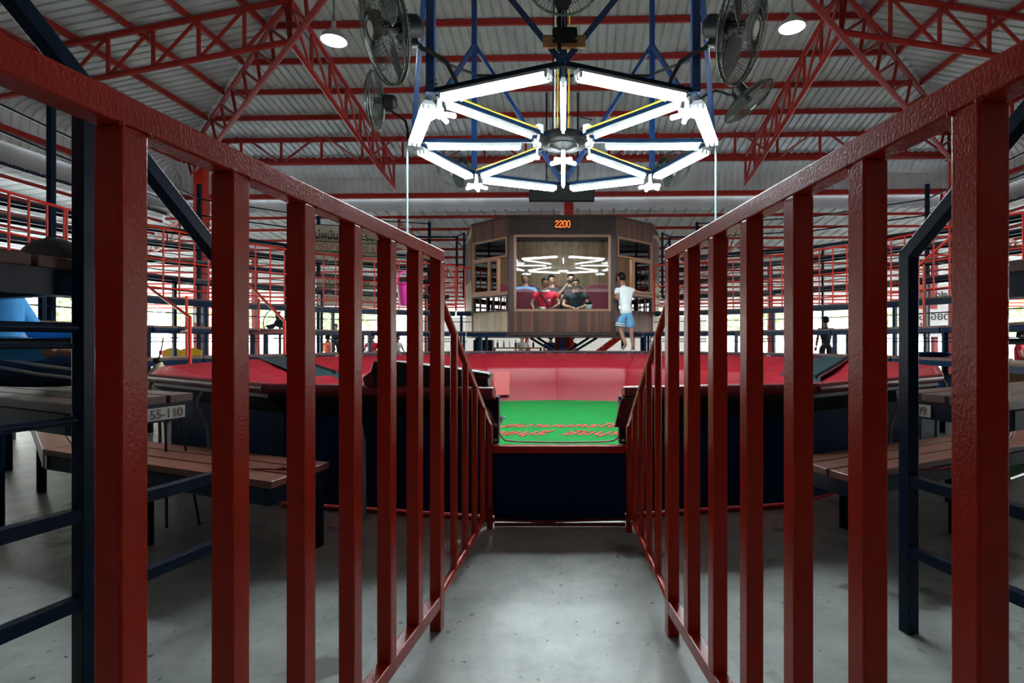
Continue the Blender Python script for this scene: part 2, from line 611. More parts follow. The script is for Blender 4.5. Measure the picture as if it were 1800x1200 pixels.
# red beam along the foot of the eave sheets, grey boards below it
obj('eave_beam', MB().bar((-DX - .4, YR + DY + .35, 5.45), (DX + .4, YR + DY + .35, 5.45), .08, .14), M['roofred'], ev['far'])
for s, nm in ((-1, 'left'), (1, 'right')):
    obj('eave_beam', MB().bar((s * (DX + .3), YR - DY, 5.62), (s * (DX + .3), YR + DY, 5.62), .08, .12), M['roofred'], ev[nm])
fb = tag(thing('wall_back', None, None, (0, YR + DY + .55, 5.0)), kind='structure')
fb['label'] = 'grey fascia boards below the far eave'
n = 10
for i in range(n):
    x0 = -12.42 + i * 24.84 / n
    obj('fascia_panel', MB().box(x0 - .01, x0 + 24.84 / n + .01, -.012 + .013 * (i % 2), .0 + .013 * (i % 2), -.06, .46), M['fascia'], fb)
for s, nm in ((-1, 'left'), (1, 'right')):
    fs = tag(thing('trim_2' if s < 0 else 'trim_3', None, None, (s * (DX + .55), YR, 5.0)), kind='structure')
    fs['label'] = 'grey fascia boards below the %s eave' % nm
    for i in range(8):
        y0 = -9.55 + i * 19.1 / 8
        obj('fascia_panel', MB().box(-.012 + .013 * (i % 2), .0 + .013 * (i % 2), y0 - .01, y0 + 19.1 / 8 + .01, -.06, .52), M['fascia'], fs)
    obj('fascia_rail', MB().bar((0, -9.2, -.1), (0, 9.2, -.1), .08, .08), M['navy'], fs)

# ------------------------------------------------------------------ lean-to roofs around the hall
OZ, OS = 4.9, 0.1
outer = {}
def out_sheet(nm, f, c0, c1, run, lim0):
    mb = rib_sheet((c0, c1), lambda c: run - lim0(c), lambda c, t: f(c, run - t), pitch=0.36, rw=0.09)
    o = tag(obj('ceiling', mb, M['zincwhite']), kind='structure')
    o['label'] = 'pale lean-to roof beyond the %s eave' % nm
    outer[nm] = o
    return o
out_sheet('far', lambda c, t: V((c, 16.1 + t, OZ - OS * t)), -22, 22, 18, lambda c: max(0, abs(c) - 12.2))
out_sheet('near', lambda c, t: V((c, -2.5 - t, OZ - OS * t)), -22, 22, 9, lambda c: 0)  # unseen roof added behind the camera to cut skylight and reflections
out_sheet('left', lambda c, t: V((-12.3 - t, c, OZ - OS * t)), -11, 25, 10, lambda c: max(0, c - 16.1))
out_sheet('right', lambda c, t: V((12.3 + t, c, OZ - OS * t)), -11, 25, 10, lambda c: max(0, c - 16.1))
for s in (-1, 1):                                   # caps over the mitred corners of the lean-to roofs
    obj('ridge_cap', MB().bar((s * 12.0, 15.9, OZ + .10), (s * 22.2, 26.1, OZ - 1.02 + .10), .9, .02), M['zincwhite'], outer['far'])
for k in range(15):
    t = 0.25 + k * 1.2
    purlin((-12.2 - t, 16.1 + t, OZ - OS * t - .09), (12.2 + t, 16.1 + t, OZ - OS * t - .09), outer['far'], .07, .09)
for s, nm in ((-1, 'left'), (1, 'right')):
    for k in range(8):
        t = 0.5 + k * 1.25
        purlin((s * (12.3 + t), -2, OZ - OS * t - .09), (s * (12.3 + t), 16.1 + t, OZ - OS * t - .09), outer[nm], .07, .09)

# ------------------------------------------------------------------ red trusses
def truss(label, p0, p1, q0, q1, n, r=0.055, rs=0.036, group='red roof trusses', zig=0):
    """top chord p0-p1, bottom chord q0-q1, n bays with uprights and diagonals."""
    p0, p1, q0, q1 = V(p0), V(p1), V(q0), V(q1)
    t = thing('roof_truss', label, 'truss', q0, 0, group)
    obj('top_chord', MB().tube([p0, p1], r, 8), M['roofred'], t, world=True, auto=.7)
    obj('bottom_chord', MB().tube([q0, q1], r, 8), M['roofred'], t, world=True, auto=.7)
    for i in range(n + 1):
        f = i / n
        a, b = p0.lerp(p1, f), q0.lerp(q1, f)
        if (a - b).length > .1:
            obj('upright', MB().tube([a, b], rs, 6), M['roofred'], t, world=True, auto=.7)
        if i < n:
            c, d = (p0.lerp(p1, (i + 1) / n), b) if (i + zig) % 2 and zig else (a, q0.lerp(q1, (i + 1) / n))
            obj('diagonal', MB().tube([c, d], rs * .85, 6), M['roofred'], t, world=True, auto=.7)
    return t
YT = 14.75; XT = 10.2
zb = 5.93; zt = 6.76
# perimeter trusses between the columns
truss('long level red truss under the far roof slope, behind the light rig', (-XT, YT, zt), (XT, YT, zt), (-XT, YT, zb), (XT, YT, zb), 18, zig=1)
for s, nm in ((-1, 'left'), (1, 'right')):
    truss('level red truss along the top of the %s columns' % nm, (s * XT, YT, zt - .1), (s * XT, 0, zt - .1), (s * XT, YT, zb), (s * XT, 0, zb), 14, zig=1)
for s, nm in ((-1, 'left'), (1, 'right')):
    hip = lambda d, dz: V((s * hipx(d), YR + d, zfar(d) - dz))
    truss('red hip truss climbing from the far %s corner' % nm, hip(8.3, .2), hip(0.2, .2), hip(7.9, .95), hip(0.2, 1.1), 14)
    d0 = 2.95
    node_top, node_bot = hip(d0, .22), hip(d0, 1.0)
    truss('red rafter truss running down the %s roof slope from the hip' % nm,
          node_top, V((s * 11.2, YR + d0, zside(11.2) - .2)), node_bot, V((s * 11.2, YR + d0, zside(11.2) - .95)), 7)
    x = s * hipx(d0)
    truss('red rafter truss running down the far roof slope, %s of the light rig' % nm,
          node_top, V((x, YR + 8.6, zfar(8.6) - .2)), node_bot, V((x, YR + 8.6, zfar(8.6) - 1.0)), 7)
    d1 = 6.0
    truss('red rafter truss low on the near part of the %s roof slope' % nm,
          V((s * 4.5, YR - 2.9, zside(4.5) - .2)), V((s * 11.2, YR - 2.9, zside(11.2) - .2)),
          V((s * 4.5, YR - 2.9, zside(4.5) - 1.0)), V((s * 11.2, YR - 2.9, zside(11.2) - .95)), 7)
# light lattice trusses carrying the lean-to roofs, in view between the columns
for s, nm in ((-1, 'left'), (1, 'right')):
    truss('thin red lattice truss from the far %s column out to the lean-to roof' % nm,
          (s * XT, YT + .3, 5.1), (s * 16.5, YT + 5.3, 4.3), (s * XT, YT + .3, 4.3), (s * 16.5, YT + 5.3, 4.1), 6, .045, .03, 'lean-to roof trusses')
    truss('thin red lattice truss across the %s lean-to roof' % nm,
          (s * 12.4, 11.0, 4.7), (s * 20, 11.0, 3.95), (s * 12.4, 11.0, 4.0), (s * 20, 11.0, 3.75), 6, .045, .03, 'lean-to roof trusses')
    truss('thin red lattice truss below the far lean-to roof, %s of the booth' % nm,
          (s * 5.2, 16.4, 4.7), (s * 5.2, 30, 3.35), (s * 5.2, 16.4, 4.0), (s * 5.2, 30, 3.1), 9, .045, .03, 'lean-to roof trusses')

# ------------------------------------------------------------------ columns
def column(x, y, z1, label, w=.26, m='brightred'):
    t = thing('roof_column', label, 'column', (x, y, 0), 0, 'red steel columns')
    mb = MB().box(-w / 2, w / 2, -.012, .012, .03, z1).box(-w / 2, -w / 2 + .02, -w / 2, w / 2, .03, z1).box(w / 2 - .02, w / 2, -w / 2, w / 2, .03, z1)
    mb.box(-w / 2, w / 2, -w / 2, -w / 2 + .016, .03, z1)
    obj('shaft', mb, M[m], t)
    obj('base_plate', MB().box(-w * .8, w * .8, -w * .8, w * .8, 0, .03), M['roofred'], t)
    obj('cap_plate', MB().box(-w * .7, w * .7, -w * .7, w * .7, z1, z1 + .03), M['roofred'], t)
    return t
cl = column(-10.2, 14.75, 5.86, 'tall bright red column at the far left corner of the stands')
sg = thing('notice', 'small white notice on the left red column', 'sign', (-10.15, 14.585, 1.72))
obj('plate', MB().box(-.13, .13, -.006, .006, -.2, .2), M['white'], sg)
mb = MB()
for i in range(20):
    a, b = 2 * PI * i / 20, 2 * PI * (i + 1) / 20
    mb.bar((.08 * math.cos(a), -.009, .04 + .08 * math.sin(a)), (.08 * math.cos(b), -.009, .04 + .08 * math.sin(b)), .016, .004, up=(0, 1, 0))
mb.bar((-.055, -.009, .095), (.055, -.009, -.015), .016, .004, up=(0, 1, 0))
obj('red_ring', mb, M['inkred'], sg)
column(10.4, 14.75, 5.86, 'tall bright red column at the far right corner of the stands')
column(0.02, 15.9, 5.3, 'red column rising behind the wooden booth')
for i, (x, y) in enumerate([(-6.5, 24), (-2.2, 26), (4.4, 24.5), (8.0, 22.0), (-12.5, 21), (13.2, 20), (12.2, 22.5)]):
    column(x, y, OZ - OS * (y - 16.1) - .2, ['slim red post under the far lean-to roof, %s' % w for w in ('behind the drinkers on the left', 'left of the booth', 'just right of the booth', 'between the booth and the right stands', 'beyond the left corner column', 'outermost on the right', 'beside the outermost one on the right')][i], .16, 'roofred')

# ------------------------------------------------------------------ added light-blocking walls out of view; ground behind: wall, trees
tag(obj('wall_near_1', MB().box(-16, 16, -9.1, -8.9, 0, 4.1), M['boothdark']), kind='structure')  # unseen wall added behind the camera to keep daylight off the rails
for s, w, ye in ((-1, 'left', 7.0), (1, 'right', 5.0)):
    tag(obj('wall_%s_1' % w, MB().box(s * 16.1 - .1, s * 16.1 + .1, -9.1, ye, 0, 4.3), M['boothdark']), kind='structure')  # unseen side wall, added to block daylight from this side
tag(obj('wall_near_2', MB().box(-12.6, 12.6, -2.62, -2.58, 4.95, 5.5), M['fascia']), kind='structure')  # unseen near fascia, added to darken reflections in the booth glass
tag(obj('wall_rear', MB().box(-9, 9, 33.9, 34.1, 0, 2.55), M['wallw']), kind='structure')
def leaf_mesh(n, rx, rz, seed, size):
    rnd = random.Random(seed)
    mb = MB()
    for _ in range(n):
        while True:
            p = V((rnd.uniform(-1, 1), rnd.uniform(-1, 1), rnd.uniform(-1, 1)))
            if .35 < p.length < 1: break
        k = 1 + .25 * math.sin(5 * p.x + seed) * math.cos(4 * p.y + 3 * p.z)
        c = V((p.x * rx * k, p.y * rx * k, p.z * rz * k))
        a = V((rnd.gauss(0, 1), rnd.gauss(0, 1), rnd.gauss(0, .6))).normalized() * size * rnd.uniform(.6, 1.2)
        b = a.cross(V((rnd.gauss(0, 1), rnd.gauss(0, 1), rnd.gauss(0, 1)))).normalized() * size * .5
        mb.add([c - a, c - b * .8, c + a, c + b * .8], [(0, 1, 2, 3)])
    return mb
TREES = [(-38, 43, 3.6, 'broad pale tree outside, leftmost behind the left stands'),
         (-26, 41, 3.6, 'bushy pale tree outside, behind the left corner column'),
         (-16.5, 41, 3.6, 'rounded tree outside, just right of the left corner column'),
         (-33, 21, 3.6, 'big pale tree outside beyond the seated man'),
         (14, 41, 3.6, 'yellow green tree outside behind the standing silhouette'),
         (26, 45, 3.6, 'yellow green tree outside, left of the right corner column'),
         (33, 41, 3.6, 'pale green tree outside at the far right edge'),
         (34, 26, 3.6, 'pale tree outside, past the right end of the stands')]
t0 = None
for i, (x, y, s, lab) in enumerate(TREES):
    if t0 is None:
        t0 = thing('tree', lab, 'tree', (x, y, 0), 0, 'trees outside the hall')
        obj('trunk', MB().tube([(0, 0, -.03), (.05, 0, 1.2), (-.1, .1, 2.4), (0, .2, 3.6)], [.2, .16, .13, .06], 10), M['bark'], t0, auto=.8)
        tag(obj('foliage', leaf_mesh(5200, 2.6, 2.1, 3, .2).xf(Matrix.Translation((0, 0, 2.9))), M['leaf'], t0), kind='stuff')
        t = t0
    else:
        t = copy_tree(t0, (x, y, 0), i * 1.7, lab)
    t.scale = (s / 2.4,) * 3

# the roof is turned a little against the gangway
TURN = -0.030
RT = Matrix.Translation(RC - V((.12, 0, 0))) @ Matrix.Rotation(TURN, 4, 'Z') @ Matrix.Translation(-RC)
for o in list(COL.objects):
    if o.parent is None and o.name.split('.')[0] in ('ceiling', 'roof_truss', 'roof_column', 'notice', 'wall_far', 'wall_left', 'wall_right', 'wall_near', 'wall_back', 'trim_2', 'trim_3', 'wall_near_2'):
        o.location = RT @ o.location
        o.rotation_euler.z += TURN
# ================================================================== RED HANDRAIL FENCES OF THE GANGWAY
def fence(side):
    s = -1 if side == 'left' else 1
    if s < 0:
        X = lambda Y: -0.6476 + .1216 * Y
        Ys, st, Y7, Ye, Xe = 0.689, .195, 1.859, 2.888, -.377
    else:
        X = lambda Y: 0.541 - .1028 * Y
        Ys, st, Y7, Ye, Xe = 0.6206, .2004, 1.823, 2.836, .330
    w = .040
    slope = .1216 if s < 0 else -.1028
    d = V((slope, 1, 0)).normalized()          # along the fence
    o = V((d.y, -d.x, 0)) * s                  # away from the gangway
    ZT, ZB0, ZB1 = 1.318, .080, .123
    t = thing('handrail_fence', 'glossy red square-tube fence along the %s side of the gangway, sloping down to the pit' % side,
              'fence', (X(Y7), Y7, 0), 0, 'gangway fences')
    def P(Y, z, k=0):                          # centre line (inner front edge given by X(Y))
        return V((X(Y), Y, z)) + o * (w / 2) + d * (w / 2 + k)
    def sq(Y, z0, z1, name):
        c = P(Y, 0)
        u, v = d * (w / 2), o * (w / 2)
        mb = MB().hexa([c - u - v + V((0, 0, z0)), c - u + v + V((0, 0, z0)), c + u + v + V((0, 0, z0)), c + u - v + V((0, 0, z0)),
                        c - u - v + V((0, 0, z1)), c - u + v + V((0, 0, z1)), c + u + v + V((0, 0, z1)), c + u - v + V((0, 0, z1))])
        return obj(name, mb, M['railred'], t, world=True, bevel=.003)
    Yn = -.55
    obj('top_rail', MB().bar(P(Yn, ZT - w / 2, -w), P(Y7, ZT - w / 2, w / 2), w), M['railred'], t, world=True, bevel=.003)
    obj('bottom_rail', MB().bar(P(Yn, (ZB0 + ZB1) / 2), P(Y7, (ZB0 + ZB1) / 2, -w / 2), w, ZB1 - ZB0), M['railred'], t, world=True, bevel=.003)
    for i in range(-1, 6):
        sq(Ys + st * i, ZB1, ZT - w, 'baluster')
    sq(Y7, 0, ZT - w, 'post')
    sq(Yn, 0, ZT - w, 'post')
    # weld beads where balusters meet the rail
    mb = MB()
    for i in range(-1, 7):
        c = P(Ys + st * i, ZT - w)
        mb.ell(c - o * (w / 2) - d * (w / 2), (.004, .006, .004), nu=6, nv=4).ell(c - o * (w / 2) + d * (w / 2), (.004, .006, .004), nu=6, nv=4)
    tag(obj('weld_bead', mb, M['railred'], t, world=True), kind='stuff')
    # sloping section of round tube
    r = .0145
    A = V((X(Y7 + w) , Y7 + w, 0)) + o * .016
    E = V((Xe, Ye, 0)) + o * .016
    za, ze = 1.150 if s < 0 else 1.14, .574
    obj('sloping_rail', MB().tube([A + V((0, 0, za)), E + V((0, 0, ze - r))], r, 12), M['railred'], t, world=True, auto=.8)
    obj('lower_rail', MB().tube([A + V((0, 0, .112)), E + V((0, 0, .112))], r, 12), M['railred'], t, world=True, auto=.8)
    for i in range(1, 6):
        f = i / 5
        c = A.lerp(E, f)
        z0 = 0 if i == 5 else .112
        obj('post' if i == 5 else 'baluster', MB().tube([c + V((0, 0, z0)), c + V((0, 0, za + (ze - r - za) * f))], r * (1.15 if i == 5 else 1), 12), M['railred'], t, world=True, auto=.8)
    return t
fence('left')
fence('right')

# ================================================================== THE PIT
PITC = V((-0.13, 7.01, 0))
RIM, ZRIM, RB, ZB, RF, ZF, RW = 4.18, .755, 3.45, .505, 3.30, -.118, 4.06
pit = thing('fighting_pit', 'wide round pit with padded red vinyl walls and dark blue outer sheeting', 'pit', PITC)
A0 = PI / 2
def pr(k, u, r):       # point on the straight side k at fraction u, r = corner radius
    a, b = A0 + k * PI / 8, A0 + (k + 1) * PI / 8
    return V((r * math.cos(a), r * math.sin(a), 0)).lerp(V((r * math.cos(b), r * math.sin(b), 0)), u)
GATE_K = (7, 8)
def urange(k, r=4.06):            # the gate is cut square between two panels
    ch = .3902 * r * .981
    if k == 7: return 0.0, 1 - (.25 + (4.06 - r) * .13) / ch
    if k == 8: return (.465 + (4.06 - r) * .13) / ch, 1.0
    return 0.0, 1.0
def sweep(k, prof, us, ins=None):
    mb = MB()
    n = len(prof)
    for u, h in us:
        for i, (r, z) in enumerate(prof):
            a_, b_ = urange(k, r)
            q = pr(k, a_ + (b_ - a_) * u, r)
            if h and ins:
                q = q + q.normalized() * ins[i][0] * h
                z = z + ins[i][1] * h
            mb.v.append((q.x, q.y, z))
    for j in range(len(us) - 1):
        for i in range(n - 1):
            mb.f.append((j * n + i, (j + 1) * n + i, (j + 1) * n + i + 1, j * n + i + 1)); mb.m.append(0)
    return mb
pad = [(RIM - .02, ZRIM - .01), (RIM - .06, ZRIM), (RB + .35, ZB + .115), (RB + .10, ZB + .030), (RB + .03, ZB), (RB, ZB - .04), (RB - .05, .2), (RF + .01, ZF + .02), (RF, ZF)]
ins = [(0, 0), (.0, -.014), (.004, -.014), (.01, -.014), (.014, -.01), (.016, 0), (.016, 0), (.01, 0), (0, 0)]
for k in range(16):
    u0, u1 = 0.0, 1.0
    sa, sb = (.3, 1) if k % 2 == 0 else (1, .3)      # every second seam is only a shallow stitch line
    us = [(u0, sa), (u0 + .012 * (u1 - u0), .5 * sa), (u0 + .04 * (u1 - u0), 0)] + [(u0 + (u1 - u0) * f, -.12) for f in (.3, .5, .7)] + [(u0 + .96 * (u1 - u0), 0), (u0 + .988 * (u1 - u0), .5 * sb), (u1, sb)]
    obj('padded_panel', sweep(k, pad, us, ins), M['vinyl'], pit, auto=.9)
    ga, gb = urange(k, RIM)
    a, b = pr(k, ga, RIM), pr(k, gb, RIM)
    a.z = b.z = ZRIM - .028
    e = (b - a).normalized() * .004
    obj('rim_roll', MB().tube([a + e, a.lerp(b, .5), b - e], .030, 12), M['vinylroll'], pit, auto=.9)
    obj('rim_edge', MB().tube([a + V((0, 0, -.024)) - a.normalized() * .004, b + V((0, 0, -.024)) - b.normalized() * .004], .010, 8), M['vinylroll'], pit, auto=.9)
    # plank underside, blackened for the shade beneath the rim, blue sheet wall, red strip at the foot
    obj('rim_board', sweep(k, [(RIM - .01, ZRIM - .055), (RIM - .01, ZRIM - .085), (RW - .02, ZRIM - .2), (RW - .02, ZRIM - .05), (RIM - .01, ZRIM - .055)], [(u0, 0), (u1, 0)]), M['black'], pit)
    obj('outer_sheet', sweep(k, [(RW, ZRIM - .19), (RW, .035), (RW - .03, .035), (RW - .03, ZRIM - .19), (RW, ZRIM - .19)], [(u0, 0), (u0 + .5 * (u1 - u0), 0), (u1, 0)]), M['bluewall'], pit)
    obj('foot_strip', sweep(k, [(RW + .004, .020), (RW + .008, 0.0), (RW - .03, 0.0), (RW - .03, .020), (RW + .004, .020)], [(u0, 0), (u1, 0)]), M['footred'], pit)
    # grey bent brackets that carry the rim
    for f in ((.55,) if k not in (7, 8) else (.38 if k == 7 else .62,)):
        q = pr(k, f, 1).normalized()
        pts = [(RIM - .05, ZRIM - .085), (RIM - .02, ZRIM - .13), (RW + .10, ZRIM - .17), (RW + .06, ZRIM - .24), (RW + .035, ZRIM - .33), (RW + .03, .2), (RW + .03, .0)]
        obj('bracket', MB().tube([(q.x * r, q.y * r, z) for r, z in pts], .012, 8), M['greypipe'], pit, auto=.9)
# patch sewn on the far wall, just left of the middle
mb = MB()
q0, q1 = V((-1.19, 0, 0)), V((-.81, 0, 0))
pp = [px(868, 654, 10.165), px(896, 653, 10.225), px(896, 694, 10.09), px(868, 694, 10.03)]
obj('sewn_patch', MB().add(list(pp) + [p + V((0, .02, 0)) for p in pp], [(0, 1, 2, 3), (7, 6, 5, 4), (0, 4, 5, 1), (1, 5, 6, 2), (2, 6, 7, 3), (3, 7, 4, 0)]), M['vinylpatch'], pit, world=True)
# gate: sill bar, blue board under it, bolted cheeks, pale edging
GL, GR, GY = -.352, .305, 2.955
obj('gate_board', MB().box(-.372, .335, GY - .03, GY, .03, .425), M['bluewall'], pit, world=True)
obj('gate_kick_strip', MB().tube([(-.372, GY - .035, .035), (-.1, GY - .04, .03), (.335, GY - .035, .04)], .007, 6).tube([(-.372, GY - .035, .012), (.335, GY - .035, .012)],   .01, 6), M['footred'], pit, world=True)
obj('gate_sill', MB().box(-.378, .338, GY - .07, GY - .02, .402, .442), M['railred'], pit, world=True, bevel=.004)
for x0, x1, nm in ((-.40, GL, 'left'), (GR, .345, 'right')):
    obj('gate_cheek', MB().box(x0, x1, GY - .012, GY + .06, .44, .70), M['navy'], pit, world=True, bevel=.004)
    for z in (.463, .548):
        obj('bolt', MB().lathe([(0, 0), (.009, 0), (.010, .003), (.006, .006), (0, .006)], 10, ((x0 + x1) / 2 + (.006 if nm == 'left' else 0), GY - .012, z), rot=Matrix.Rotation(PI / 2, 3, 'X')), M['steel'], pit, world=True, smooth=True)
obj('gate_edging', MB().tube([(GL, GY, .68), (GL, GY, .52), (GL + .006, GY, .49), (GL + .03, GY, .462), (GL + .1, GY, .452), (-.02, GY, .449), (.2, GY, .451), (.27, GY, .458), (GR - .01, GY, .47), (GR, GY, .49), (GR, GY, .68)], .005, 6), M['tagwhite'], pit, world=True, auto=1)

# gate flaps of black and maroon vinyl, folded open
fl = thing('gate_flap', 'black padded gate flap folded up on the rim, left of the gate', 'flap', (-.7, 3.0, .72))
Y0 = 2.98
def slab(poly, y0, y1):
    n = len(poly)
    return MB().add([(x, y0, z) for x, z in poly] + [(x, y1, z) for x, z in poly],
                    [tuple(range(n)), tuple(reversed(range(n, 2 * n)))] + [(i, n + i, n + (i + 1) % n, (i + 1) % n) for i in range(n)])
def fan_poly(pxs, Y):
    return [((x - CXP) * Y / FPX, HC + (CYP - y) * Y / FPX) for x, y in pxs]
obj('pad', slab(fan_poly([(652, 682), (648, 660), (655, 634), (700, 635), (790, 645), (856, 655), (863, 659), (858, 668), (860, 684)], Y0), Y0, Y0 + .12), M['blackv'], fl, world=True, bevel=.012)
obj('fold', slab(fan_poly([(640, 678), (636, 664), (652, 652), (658, 678)], Y0 - .01), Y0 - .01, Y0 + .1), M['maroonv'], fl, world=True, bevel=.008)
obj('welt', MB().tube([px(820, 661, Y0 - .01), px(857, 664, Y0 - .01)], .006, 6), M['maroonv'], fl, world=True)
fl2 = thing('gate_flap', 'crumpled black vinyl flap hanging inside the left gate cheek', 'flap', (-.36, 3.0, .5))
def ribbon(rows, th=.012):
    mb = MB(); n = len(rows)
    for a, b in rows:
        mb.v += [tuple(a), tuple(b), tuple(V(b) + V((0, th, -.002))), tuple(V(a) + V((0, th, -.002)))]
    for i in range(n - 1):
        for j in range(4):
            mb.f.append((i * 4 + j, (i + 1) * 4 + j, (i + 1) * 4 + (j + 1) % 4, i * 4 + (j + 1) % 4)); mb.m.append(0)
    mb.f += [(3, 2, 1, 0), tuple((n - 1) * 4 + j for j in range(4))]; mb.m += [0, 0]
    return mb
obj('flap_sheet', ribbon([(px(849, 682, 2.92), px(862, 684, 3.0)), (px(855, 702, 2.92), px(868, 698, 3.02)), (px(861, 720, 2.93), px(875, 716, 3.02)), (px(868, 738, 2.94), px(881, 734, 3.02)), (px(873, 748, 2.95), px(887, 731, 3.03)), (px(880, 745, 2.95), px(889, 733, 3.03))], .02), M['blackv'], fl2, world=True, bevel=.006)
obj('flap_lining', ribbon([(px(846, 690, 2.91), px(852, 690, 2.93)), (px(853, 712, 2.91), px(860, 712, 2.93)), (px(862, 732, 2.92), px(868, 734, 2.94)), (px(872, 752, 2.93), px(876, 750, 2.95))], .01), M['maroonv'], fl2, world=True)
fl3 = thing('gate_flap', 'stiff maroon flap hanging at the right gate cheek', 'flap', (.32, 2.93, .55))
obj('flap_board', slab(fan_poly([(1080, 751), (1091, 704), (1094, 699), (1118, 697), (1104, 751)], 2.90), 2.90, 2.925), M['maroonv'], fl3, world=True, bevel=.005)
obj('stud', MB().ell(px(1089, 730, 2.897), (.004, .003, .004), nu=8, nv=5), M['steel'], fl3, world=True, smooth=True)

# vinyl mats thrown over the side pads
def pad_mat(label, th_rim, th_brk, m, edge):
    t = thing('pad_mat', label, 'mat', PITC)
    mb = MB()
    rows = 6
    def PT(f, g, lift):
        th = (th_rim[0] + (th_rim[1] - th_rim[0]) * f) * (1 - g) + (th_brk[0] + (th_brk[1] - th_brk[0]) * f) * g
        r = RIM * .985 + (RB * .985 - RIM * .985) * g
        z = ZRIM + .02 + (ZB - ZRIM) * g + lift
        return V((r * math.cos(th), r * math.sin(th), z))
    for lift in (.012, -.01):
        for i in range(rows + 1):
            for g in (0, .35, .7, .95, 1.04):
                p = PT(i / rows, min(g, 1), lift)
                if g > 1: p.z -= .09
                mb.v.append(tuple(p))
    n = 5
    for L in (0, 1):
        b = L * (rows + 1) * n
        for i in range(rows):
            for j in range(n - 1):
                f = (b + i * n + j, b + (i + 1) * n + j, b + (i + 1) * n + j + 1, b + i * n + j + 1)
                mb.f.append(f); mb.m.append(0)
    obj('sheet', mb, M[m], t, auto=.9)
    e = 1 if edge == 'hi' else 0
    obj('piping', MB().tube([PT(e, g / 6, .016) for g in range(7)], .008, 6), M['vinyl'], t)
    obj('hem', MB().tube([PT(e + (.12 if e == 0 else -.12), g / 6, .018) for g in range(7)], .022, 6), M['blackv'], t)
D = math.radians
pad_mat('dark green vinyl mat over the right side of the pit pad', (D(14), D(6)), (D(15), D(-2)), 'greenv', 'hi')
pad_mat('dark green vinyl mat over the left side of the pit pad', (D(174), D(165)), (D(175), D(161)), 'greenv', 'hi')

# carpet with painted lettering
cp = thing('pit_carpet', 'bright green carpet lettered in red, on the pit floor', 'carpet', (PITC.x, PITC.y, ZF))
mb = MB()
poly = [(pr(k, 0, RF + .02).x, pr(k, 0, RF + .02).y) for k in range(16)]
mb.prism(poly, -.02, .004)
obj('pile', mb, M['carpet'], cp)
def lettering(body, cx, y, size, sx, sh):
    a = text_obj('lettering', body, size, M['carpetblack'], cp, (cx, y, .0065), (0, 0, 0),   .0012, .012, sh, 'CENTER', 1.0, sx)
    b = text_obj('lettering', body, size, M['carpetred'], cp, (cx, y, .0085), (0, 0, 0), .0012, .0, sh, 'CENTER', 1.0, sx)
    return a, b
LINE1 = 'สนามนครไชย'
LINE2 = 'ราชบุรี  ชัยบุรม  เพ'
lettering(LINE1, .15, .0, .42, .78, .62)
lettering(LINE2, .29, -.58, .42, .78, .62)

# ================================================================== TIERED BENCHES ROUND THE PIT
LEFT_END, RIGHT_END = 254.5, 288.6
def tier_seg(name, label, cat, r, z, n, pitch, span, mats, legs=True, wide_beam=.09, beam=.05, posts=.05, rod=None, numtag=None, group=None, legspec=None):
    """A straight bench section; local x = outward, local y = along, origin under its inner edge."""
    t = thing(name, label, cat, (0, 0, 0), 0, group)
    h = span / 2
    tn = math.tan(h)
    th = .032
    for i in range(n):
        a = i * pitch
        b = a + pitch - .014
        g = .006
        ya, yb = (r + a) * tn - g, (r + b) * tn - g
        obj('plank', MB().hexa([(a, -ya, z - th), (b, -yb, z - th), (b, yb, z - th), (a, ya, z - th), (a, -ya, z), (b, -yb, z), (b, yb, z), (a, ya, z)]), M[mats], t, bevel=.003)
    dep = n * pitch - .014
    zb = z - th
    y0 = r * tn - .02
    obj('front_beam', MB().bar((.02, -y0, zb - wide_beam / 2), (.02, y0, zb - wide_beam / 2), .035, wide_beam), M['navy'], t)
    y1 = (r + dep) * tn - .02
    obj('back_beam', MB().bar((dep - .02, -y1, zb - .04), (dep - .02, y1, zb - .04), .035, .07), M['navy'], t)
    for s in (-1, 1):
        obj('end_beam', MB().bar((.0, s * (y0 - .01), zb - .035), (dep, s * (y1 - .01), zb - .035), .035, .07), M['navy'], t)
    if legs:
        for s, where, inset in legspec:         # s = which end, where = front or back
            x, y = (.03, y0) if where == 'front' else (dep - .03, y1)
            y = s * (y - .04 - inset)
            obj('leg', MB().box(x - posts / 2, x + posts / 2, y - posts / 2, y + posts / 2, 0, zb - .03), M['navy'], t, bevel=.003)
    if rod:
        for dx, zz in rod:
            yy = (r + dx) * tn
            obj('foot_rod', MB().tube([(dx, -yy, zz), (dx, yy, zz)], .011, 6), M['navy'], t, auto=.9)
    return t

